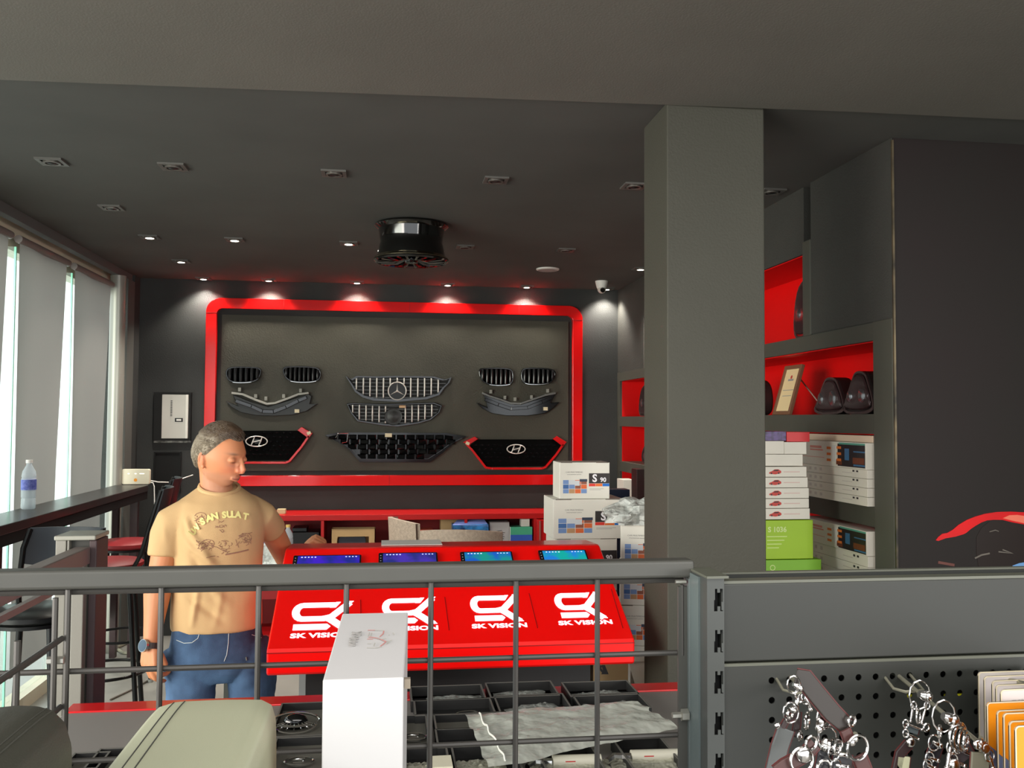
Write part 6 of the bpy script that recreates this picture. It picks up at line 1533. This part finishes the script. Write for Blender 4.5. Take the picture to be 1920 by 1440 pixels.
# colour by place on the head
SKIN = bpy.data.materials.new('skin'); SKIN.use_nodes = True; nt = SKIN.node_tree; bs = nt.nodes['Principled BSDF']
vc = nt.nodes.new('ShaderNodeVertexColor'); vc.layer_name = 'tint'; nt.links.new(vc.outputs[0], bs.inputs['Base Color'])
bs.inputs['Roughness'].default_value = .55; bs.inputs['Subsurface Weight'].default_value = .12; bs.inputs['Subsurface Radius'].default_value = (.8,.3,.15); bs.inputs['Subsurface Scale'].default_value = .01
d = co-np.array(HC); hx, hy, hz = d @ np.array(HX), d @ np.array(HF), d @ np.array(HU)
base = np.array(lin((198,130,90))); colr = np.tile(base, (len(co), 1))
G_n = lambda v, c, s: np.exp(-((v-c)/s)**2)
def mixc(mask, rgb):
    global colr
    c = np.array(lin(rgb)); mask = np.clip(mask, 0, 1)[:, None]; colr = colr*(1-mask)+c*mask
inhead = (np.linalg.norm(d, axis=1) < .16)*1.0; front = (hy > .05)*inhead
mixc(.55*front*np.maximum(G_n(hz,-.063,.008)*G_n(hx,0,.02), 0), (186,104,92))
mixc(.95*(hy > .08)*inhead*G_n(hz,-.0632,.0022)*(np.abs(hx) < .021), (110,56,50))
stub = (hz < -.040)*(hy > -.02)*inhead*(1-G_n(hz,-.063,.007)*G_n(hx,0,.022))
mixc(.42*stub*np.clip((-hz-.04)/.02, 0, 1), (150,118,100))
mixc(.35*front*G_n(hz,-.030,.02)*G_n(np.abs(hx),.035,.02), (214,120,96))
mixc(.35*inhead*(hy > .095)*G_n(hz,-.03,.016), (216,120,100))
mixc(.85*front*G_n(hz,.0265,.0048)*G_n(np.abs(hx),.033,.016), (96,72,54))
mixc(.95*front*G_n(hz,-.0030,.0022)*G_n(np.abs(hx),.0315,.010), (60,38,32))
mixc(.35*front*G_n(hz,.013,.004)*G_n(np.abs(hx),.0315,.014), (150,88,70))
mixc(.45*front*G_n(hz,-.014,.005)*G_n(np.abs(hx),.030,.014), (168,104,88))
mixc(.4*inhead*(np.abs(hx) > .07)*G_n(hy,-.012,.012)*G_n(hz,0,.03), (206,104,80))
n_ = len(co); at_ = me.color_attributes.new('tint', 'FLOAT_COLOR', 'POINT')
at_.data.foreach_set('color', np.hstack([colr, np.ones((n_, 1))]).astype(np.float32).ravel())
body = link('body', me, SKIN, man)
# ---- hair: a cap plus short strands
b = MB(); HB = []
def hairmask(x, y, z):
    # hairline: forehead high, sideburn in front of the ear, nape low
    line = .074 if y > .055 else (.074-(.055-y)*1.2 if y > .025 else (.038-(.025-y)*1.3 if y > .0 else .006-( -y)*.75))
    if y < -.045: line = -.052
    if y > .03: line += .003*(1-min(1, abs(x)/.05))*(-1) + .008*g(abs(x), .045, .018)
    return z-line
nu, nv = 90, 60; ids = {}; vs = []; fs = []; outer = []
for j in range(nv+1):
    for i in range(nu):
        p = headpt(2*math.pi*i/nu, -math.pi/2+math.pi*j/nv)
        mk = hairmask(*p)
        th_ = max(-.006, min(.014 if p[2] > .06 else .0085, mk*.55+.0005))
        if p[2] > .08 and p[1] > .0: th_ += .006*g(p[1], .06, .04)
        n3 = noise.noise(Vector(p)*70)*.0022+noise.noise(Vector(p)*28)*.003
        L0 = math.sqrt(p[0]**2+p[1]**2+p[2]**2); k = (L0+th_+(n3 if th_ > .004 else 0))/L0
        vs.append(hp(p[0]*k, p[1]*k, p[2]*k))
for j in range(nv):
    for i in range(nu): fs.append((j*nu+(i+1) % nu, j*nu+i, (j+1)*nu+i, (j+1)*nu+(i+1) % nu))
b.add(vs, fs)
rnd = random.Random(11)
strand = []
while len(strand) < 3600:
    th, ph = rnd.uniform(0, 2*math.pi), math.asin(rnd.uniform(-.5, 1))
    p = headpt(th, ph); mk = hairmask(*p)
    if mk < .003: continue
    topd = max(0, min(1, (p[2]-.05)/.05)); L0 = math.sqrt(sum(q*q for q in p)); nn = Vector(p)/L0
    base_ = Vector(p)+nn*(min(.010 if p[2] > .06 else .006, mk*.5))
    flow = (Vector((0, .9, .25)) if p[2] > .06 else Vector((0, -.5, -.8)))+Vector((rnd.uniform(-.5,.5), rnd.uniform(-.4,.4), rnd.uniform(-.3,.3)))
    flow = (flow-nn*flow.dot(nn)).normalized()
    ln = .010+.014*topd*rnd.random()
    q = base_+flow*ln+nn*(.002+.005*topd*rnd.random()); m2 = base_+flow*ln*.5+nn*(.003+.003*topd)
    sd = flow.cross(nn)*.0009
    o0 = len(b.v)
    A = [hp(*(base_+sd)), hp(*(base_-sd)), hp(*(m2+sd)), hp(*(m2-sd)), hp(*q)]
    b.add(A+[hp(*(m2+nn*.0012))], [(0,1,3,2),(2,3,4),(0,2,5),(1,5,3),(2,4,5),(3,5,4)]); strand.append(1)
HM = bpy.data.materials.new('hair'); HM.use_nodes = True; nt = HM.node_tree; bs = nt.nodes['Principled BSDF']; bs.inputs['Roughness'].default_value = .6
vc = nt.nodes.new('ShaderNodeVertexColor'); vc.layer_name = 'tint'; nt.links.new(vc.outputs[0], bs.inputs['Base Color'])
hair = b.build('hair', HM, man, True)
me = hair.data; co = mesh_np(me)+np.array(man.location); d = co-np.array(HC); hx, hy, hz = d @ np.array(HX), d @ np.array(HF), d @ np.array(HU)
k = np.clip((hz-.045)/.045, 0, 1)+.25*np.clip((hy-.03)/.05, 0, 1); k = np.clip(k+np.random.RandomState(3).normal(0, .16, len(k)), 0, 1)[:, None]
cc_ = np.array(lin((128,116,98)))*(1-k)+np.array(lin((72,55,40)))*k
at_ = me.color_attributes.new('tint', 'FLOAT_COLOR', 'POINT'); at_.data.foreach_set('color', np.hstack([cc_, np.ones((len(co), 1))]).astype(np.float32).ravel())
# ---- t-shirt
b = MB()
SH = [(.942,.158,.112,0),(.97,.160,.114,0),(1.0,.160,.114,0),(1.08,.155,.112,0),(1.16,.156,.112,.0),(1.24,.160,.116,.0),(1.30,.164,.116,0),(1.345,.162,.110,0),(1.375,.153,.102,0),(1.402,.136,.092,0),(1.422,.108,.080,0),(1.437,.086,.074,0),(1.447,.072,.070,0)]
def hemz(z, a): return z
loft(b, [(bp_(0, o2, z), Xb*w_, Fb*d_-Vector((0,0,max(0, z-1.36)*.20))) for z, w_, d_, o2 in SH], 40, 2.2)
sd_ = (ER-SR).normalized(); e1 = SR+(ER-SR)*.60
b.tube([SR+Vector((.10,.02,.032)), SR+Vector((.05,.01,.018)), SR+Vector((.0,0,-.012)), SR+(ER-SR)*.25+Vector((-.006,0,0)), SR+(ER-SR)*.45+Vector((-.004,0,0)), e1], [.050,.056,.060,.060,.058,.059], 24)
sl_ = (EL-SLf); e2 = SLf+sl_*.38+Vector((.0,0,.0))
b.tube([SLf+Vector((-.10,-.02,.024)), SLf+Vector((-.05,0,.014)), SLf+sl_*.04+Vector((-.006,0,-.006)), SLf+sl_*.25+Vector((-.004,0,0)), e2], [.050,.055,.057,.054,.055], 24)
me = remesh(b, .0055, 14, 'tshirt'); co = mesh_np(me)
nr = np.empty(len(me.vertices)*3); me.vertices.foreach_get('normal', nr); nr = nr.reshape(-1, 3)
dsp = np.zeros(len(co))
def fold(p0, p1, wd, dp):
    """a soft crease between two points"""
    p0 = np.array(p0); p1 = np.array(p1); ab = p1-p0; t_ = np.clip(((co-p0) @ ab)/(ab @ ab), 0, 1); dist = np.linalg.norm(co-(p0+t_[:, None]*ab), axis=1)
    return 1.7*dp*np.exp(-(dist/wd)**2)*np.sin(np.pi*np.clip(t_, .05, .95))**.5
def SP(x, y): return PY(x, y, 3.30)
folds = [((345,975),(395,1050),.012,.008),((352,965),(372,1010),.010,-.006),((340,1010),(420,1075),.014,.007),((360,1040),(400,1120),.012,-.006),((350,1065),(470,1170),.016,.007),((335,1110),(430,1172),.013,-.006),((470,960),(455,1010),.012,.007),((485,965),(470,1030),.010,-.006),((490,1000),(430,1100),.015,.006),((495,1060),(440,1150),.013,.006),((498,1100),(450,1170),.010,-.005),((420,1090),(405,1170),.012,.005),((335,960),(345,1000),.009,-.007),((372,1100),(360,1172),.010,.006),((500,940),(505,985),.008,.007),((512,945),(522,985),.008,-.006),((300,960),(310,1015),.010,.005),((322,955),(322,1018),.008,-.006)]
for (a, c, wd, dp) in folds: dsp += fold(SP(*a), SP(*c), wd, dp)
nz = np.array([noise.noise(Vector((p[0]*7, p[1]*7, p[2]*4)))*.004+noise.noise(Vector((p[0]*22, p[1]*22, p[2]*12+4)))*.0014 for p in co])
set_np(me, co+nr*(dsp+nz)[:, None])
TS = mat('tan_tshirt_cotton', (190, 156, 112), .85, var=.04, vscale=5, bump=.12, bscale=500)
shirt = link('tshirt', me, TS, man)
bvh_s = BVHTree.FromObject(shirt, bpy.context.evaluated_depsgraph_get())
def onto(bvh, x, y, off=.0012):
    dr_ = ray(x, y).normalized(); h_ = bvh.ray_cast(CAM-Vector(man.location), dr_)
    if h_[0] is None: return None, None
    n_ = h_[1]; n_ = n_ if n_.dot(dr_) < 0 else -n_
    return h_[0]+Vector(man.location)+n_*off, n_
# collar
cb = MB(); cp_ = [bp_(.069*math.cos(2*math.pi*i/32), -.002+.067*math.sin(2*math.pi*i/32), 1.446-.022*math.sin(2*math.pi*i/32)) for i in range(32)]
cb.tube(cp_, .0075, 8, closed=True, flat=1.5); cb.build('collar', TS, shirt, True)
def inkline(b, bvh, pts, r, off=.0006, seg=3, kp=None):
    P_ = []
    for i in range(len(pts)-1):
        n_ = max(2, int(math.hypot(pts[i+1][0]-pts[i][0], pts[i+1][1]-pts[i][1])/seg))
        for k in range(n_): f_ = k/n_; P_.append((pts[i][0]*(1-f_)+pts[i+1][0]*f_, pts[i][1]*(1-f_)+pts[i+1][1]*f_))
    P_.append(pts[-1]); Q_ = [onto(bvh, *p, off)[0] for p in P_]; Q_ = [q for q in Q_ if q is not None]
    if len(Q_) > 1: b.tube(Q_, r, 5)
def zt(pts): return [(340+x/12, 940+y/12) for x, y in pts]
INKB = mat('faded_brown_print', (146, 108, 88), .9)
b = MB(); rr = .0011
for ln in [[(360,1060),(430,1070),(600,1000)],[(380,1000),(430,930),(560,860),(700,880),(740,940),(700,1040),(640,1060)],[(470,960),(560,930),(620,960)],[(430,1040),(520,1000),(600,1010)],[(340,900),(420,960),(380,1060)],
           [(900,890),(980,880),(1060,900)],[(940,910),(1000,905)],[(700,1010),(800,1030),(900,1090),(1000,1130)],[(1220,860),(1250,960),(1220,1000)],[(1280,780),(1400,720),(1520,720),(1590,700)],[(1380,760),(1500,780),(1560,860),(1530,920)],
           [(1400,940),(1480,900),(1560,930)],[(1300,900),(1260,980),(1290,1040)],[(1440,820),(1500,860),(1440,900),(1400,860),(1440,820)],[(300,330),(340,280),(430,250),(520,270),(570,330),(560,400)],[(380,380),(450,330),(500,380),(450,430),(380,400)],[(320,420),(360,500),(420,520)],
           [(860,640),(920,700),(960,680)],[(760,560),(880,590),(960,560)],[(830,440),(900,470),(960,430)],[(560,1270),(680,1240),(760,1230)],[(800,1240),(840,1250)],[(1500,720),(1570,780),(1560,960)],[(900,1060),(1000,1080),(1100,1060)]]:
    inkline(b, bvh_s, zt(ln), rr)
rq = random.Random(5)
for (cx_, cy_, rx_, ry_, nn_) in ((530,970,190,110,26),(1430,830,150,120,22),(960,950,170,70,10),(450,370,140,90,10),(1000,1120,120,40,8),(900,560,90,120,8)):
    for _ in range(nn_):
        a_ = rq.uniform(0, 6.28); q_ = rq.random()**.5; x_, y_ = cx_+rx_*q_*math.cos(a_), cy_+ry_*q_*math.sin(a_); l_ = rq.uniform(25, 70); t_ = rq.uniform(0, 3.14)
        inkline(b, bvh_s, zt([(x_, y_), (x_+l_*math.cos(t_), y_+l_*math.sin(t_)*.6), (x_+l_*1.4*math.cos(t_+.6), y_+l_*1.2*math.sin(t_+.6))]), rr*rq.uniform(.6, 1.2), .0003)
inkline(b, bvh_s, zt([(990,1200),(1260,1150),(1510,1090)]), .0026, .0004)
b.build('engine_print', INKB, shirt, True)
YLW = mat('faded_yellow_print', (226, 214, 142), .9)
for ch, x, y, a in (('U',252,705,40),('N',350,600,36),('S',480,462,28),('A',625,390,20),('N',750,345,12),('S',960,315,3),('U',1085,305,0),('L',1165,305,-3),('A',1270,312,-8),('T',1440,350,-16)):
    p, n_ = onto(bvh_s, 340+x/12, 940+y/12, .0032)
    if p is None: continue
    V0 = Vector((0,0,1)); V0 = (V0-n_*V0.dot(n_)).normalized(); U0 = V0.cross(n_)
    ca, sa = math.cos(R(a)), math.sin(R(a)); U1 = U0*ca+V0*sa; V1 = V0*ca-U0*sa
    text(ch, .031, p, U1, V1, YLW, shirt, 'print_letter', bold=.0018)
# ---- jeans
b = MB()
PEL = [(.760,.085,.070),(.80,.135,.098),(.83,.158,.108),(.87,.162,.110),(.92,.158,.106),(.975,.150,.100)]
loft(b, [(bp_(0,0,z), Xb*w_, Fb*d_) for z, w_, d_ in PEL], 32, 2.5)
b.tube([HIPR+Vector((-.01,0,-.02)), Vector((KR.x*.65+HIPR.x*.35,3.40,.76)), (HIPR*.25+KR*.75), KR, (KR+AR_)/2, AR_+Vector((0,0,.02))], [.088,.086,.076,.070,.064,.058], 24)
b.tube([HIPL+Vector((.01,0,-.02)), Vector((KL.x*.65+HIPL.x*.35,3.44,.76)), (HIPL*.25+KL*.75), KL, (KL+AL_)/2, AL_+Vector((0,0,.02))], [.088,.086,.076,.070,.064,.058], 24)
me = remesh(b, .006, 5, 'jeans'); co = mesh_np(me); nr = np.empty(len(me.vertices)*3); me.vertices.foreach_get('normal', nr); nr = nr.reshape(-1, 3)
nz = np.array([noise.noise(Vector((p[0]*9, p[1]*9, p[2]*16)))*.005+abs(noise.noise(Vector((p[0]*14+3, p[1]*9, p[2]*26))))*.004 for p in co]); set_np(me, co+nr*nz[:, None])
JN = mat('blue_denim', (28, 42, 70), .85, rgb2=(78, 108, 144), vscale=4.5, bump=.3, bscale=500)
jeans = link('jeans', me, JN, man)
bvh_j = BVHTree.FromObject(jeans, bpy.context.evaluated_depsgraph_get())
b = MB()
for ln in [[(331,1200),(345,1206),(360,1205),(371,1197),(375,1184)],[(472,1190),(490,1196)],[(429,1180),(428,1205),(425,1228),(420,1240)]]: inkline(b, bvh_j, ln, .0011, .0008)
b.build('seam_stitching', mat('denim_thread', (190,196,196), .7), jeans, True)
b = MB(); inkline(b, bvh_j, [(461,1232),(462,1238)], .0028, .001); b.build('rivet', mat('zinc_bolt', (180,178,168)), jeans, True)
# ---- shoes
for k, A in enumerate((AR_, AL_)):
    s_ = MB(); s_.tube([(A.x, A.y+.05, .035), (A.x+.01, A.y-.02, .045), (A.x+.02, A.y-.12, .036), (A.x+.025, A.y-.17, .028)], [.04,.046,.040,.026], 14)
    s_.build('shoe', mat('shoe_dark', (40,40,44), .6), man, True)
# ---- watch
wt = thing('wrist_watch', 'round smart watch with dark strap on the man\'s hanging wrist', 'watch', tuple(WR))
ax = (WR-ER).normalized(); wc = PY(285, 1211, 3.295)
e1_ = Vector((-.60,-.80,0)); e1_ = (e1_-ax*e1_.dot(ax)).normalized(); e2_ = ax.cross(e1_)
b = MB(); b.tube([wc+e1_*.033*math.cos(2*math.pi*i/28)+e2_*.032*math.sin(2*math.pi*i/28) for i in range(28)], .0022, 6, closed=True)
pts = [wc+e1_*.0325*math.cos(2*math.pi*i/28)+e2_*.0315*math.sin(2*math.pi*i/28) for i in range(28)]
vs = []; fs = []
for i, p in enumerate(pts):
    r_ = (p-wc).normalized()
    for (a_, c_) in ((-.010, 0), (.010, 0), (.010, .0028), (-.010, .0028)): vs.append(p+ax*a_+r_*c_)
for i in range(28):
    for j in range(4): fs.append((i*4+j, ((i+1) % 28)*4+j, ((i+1) % 28)*4+(j+1) % 4, i*4+(j+1) % 4))
b = MB().add(vs, fs); b.build('strap', mat('watch_strap', (52,40,38), .5), wt)
wf = wc+e1_*.036
b = MB(); b.cyl(wf-e1_*.006, wf+e1_*.004, .0215, n=32); b.build('case', mat('watch_case', (150,160,165), .25, metal=.8), wt, True)
b = MB(); b.cyl(wf+e1_*.004, wf+e1_*.0048, .0190, n=32); b.build('dial', mat('watch_dial', (58,76,96), .2, coat=.5), wt, True)
# ---------------------------------------------------------------- lettering becomes real mesh
dg = bpy.context.evaluated_depsgraph_get()
for o in [o for o in S.objects if o.type == 'FONT']:
    me = bpy.data.meshes.new_from_object(o.evaluated_get(dg), depsgraph=dg)
    n = bpy.data.objects.new('text_tmp', me); COL.objects.link(n); nm0 = o.name.split('.')[0]
    n.parent = o.parent; n.matrix_basis = o.matrix_basis.copy()
    if 'label' in o: n['label'] = o['label']
    bpy.data.objects.remove(o); n.name = nm0
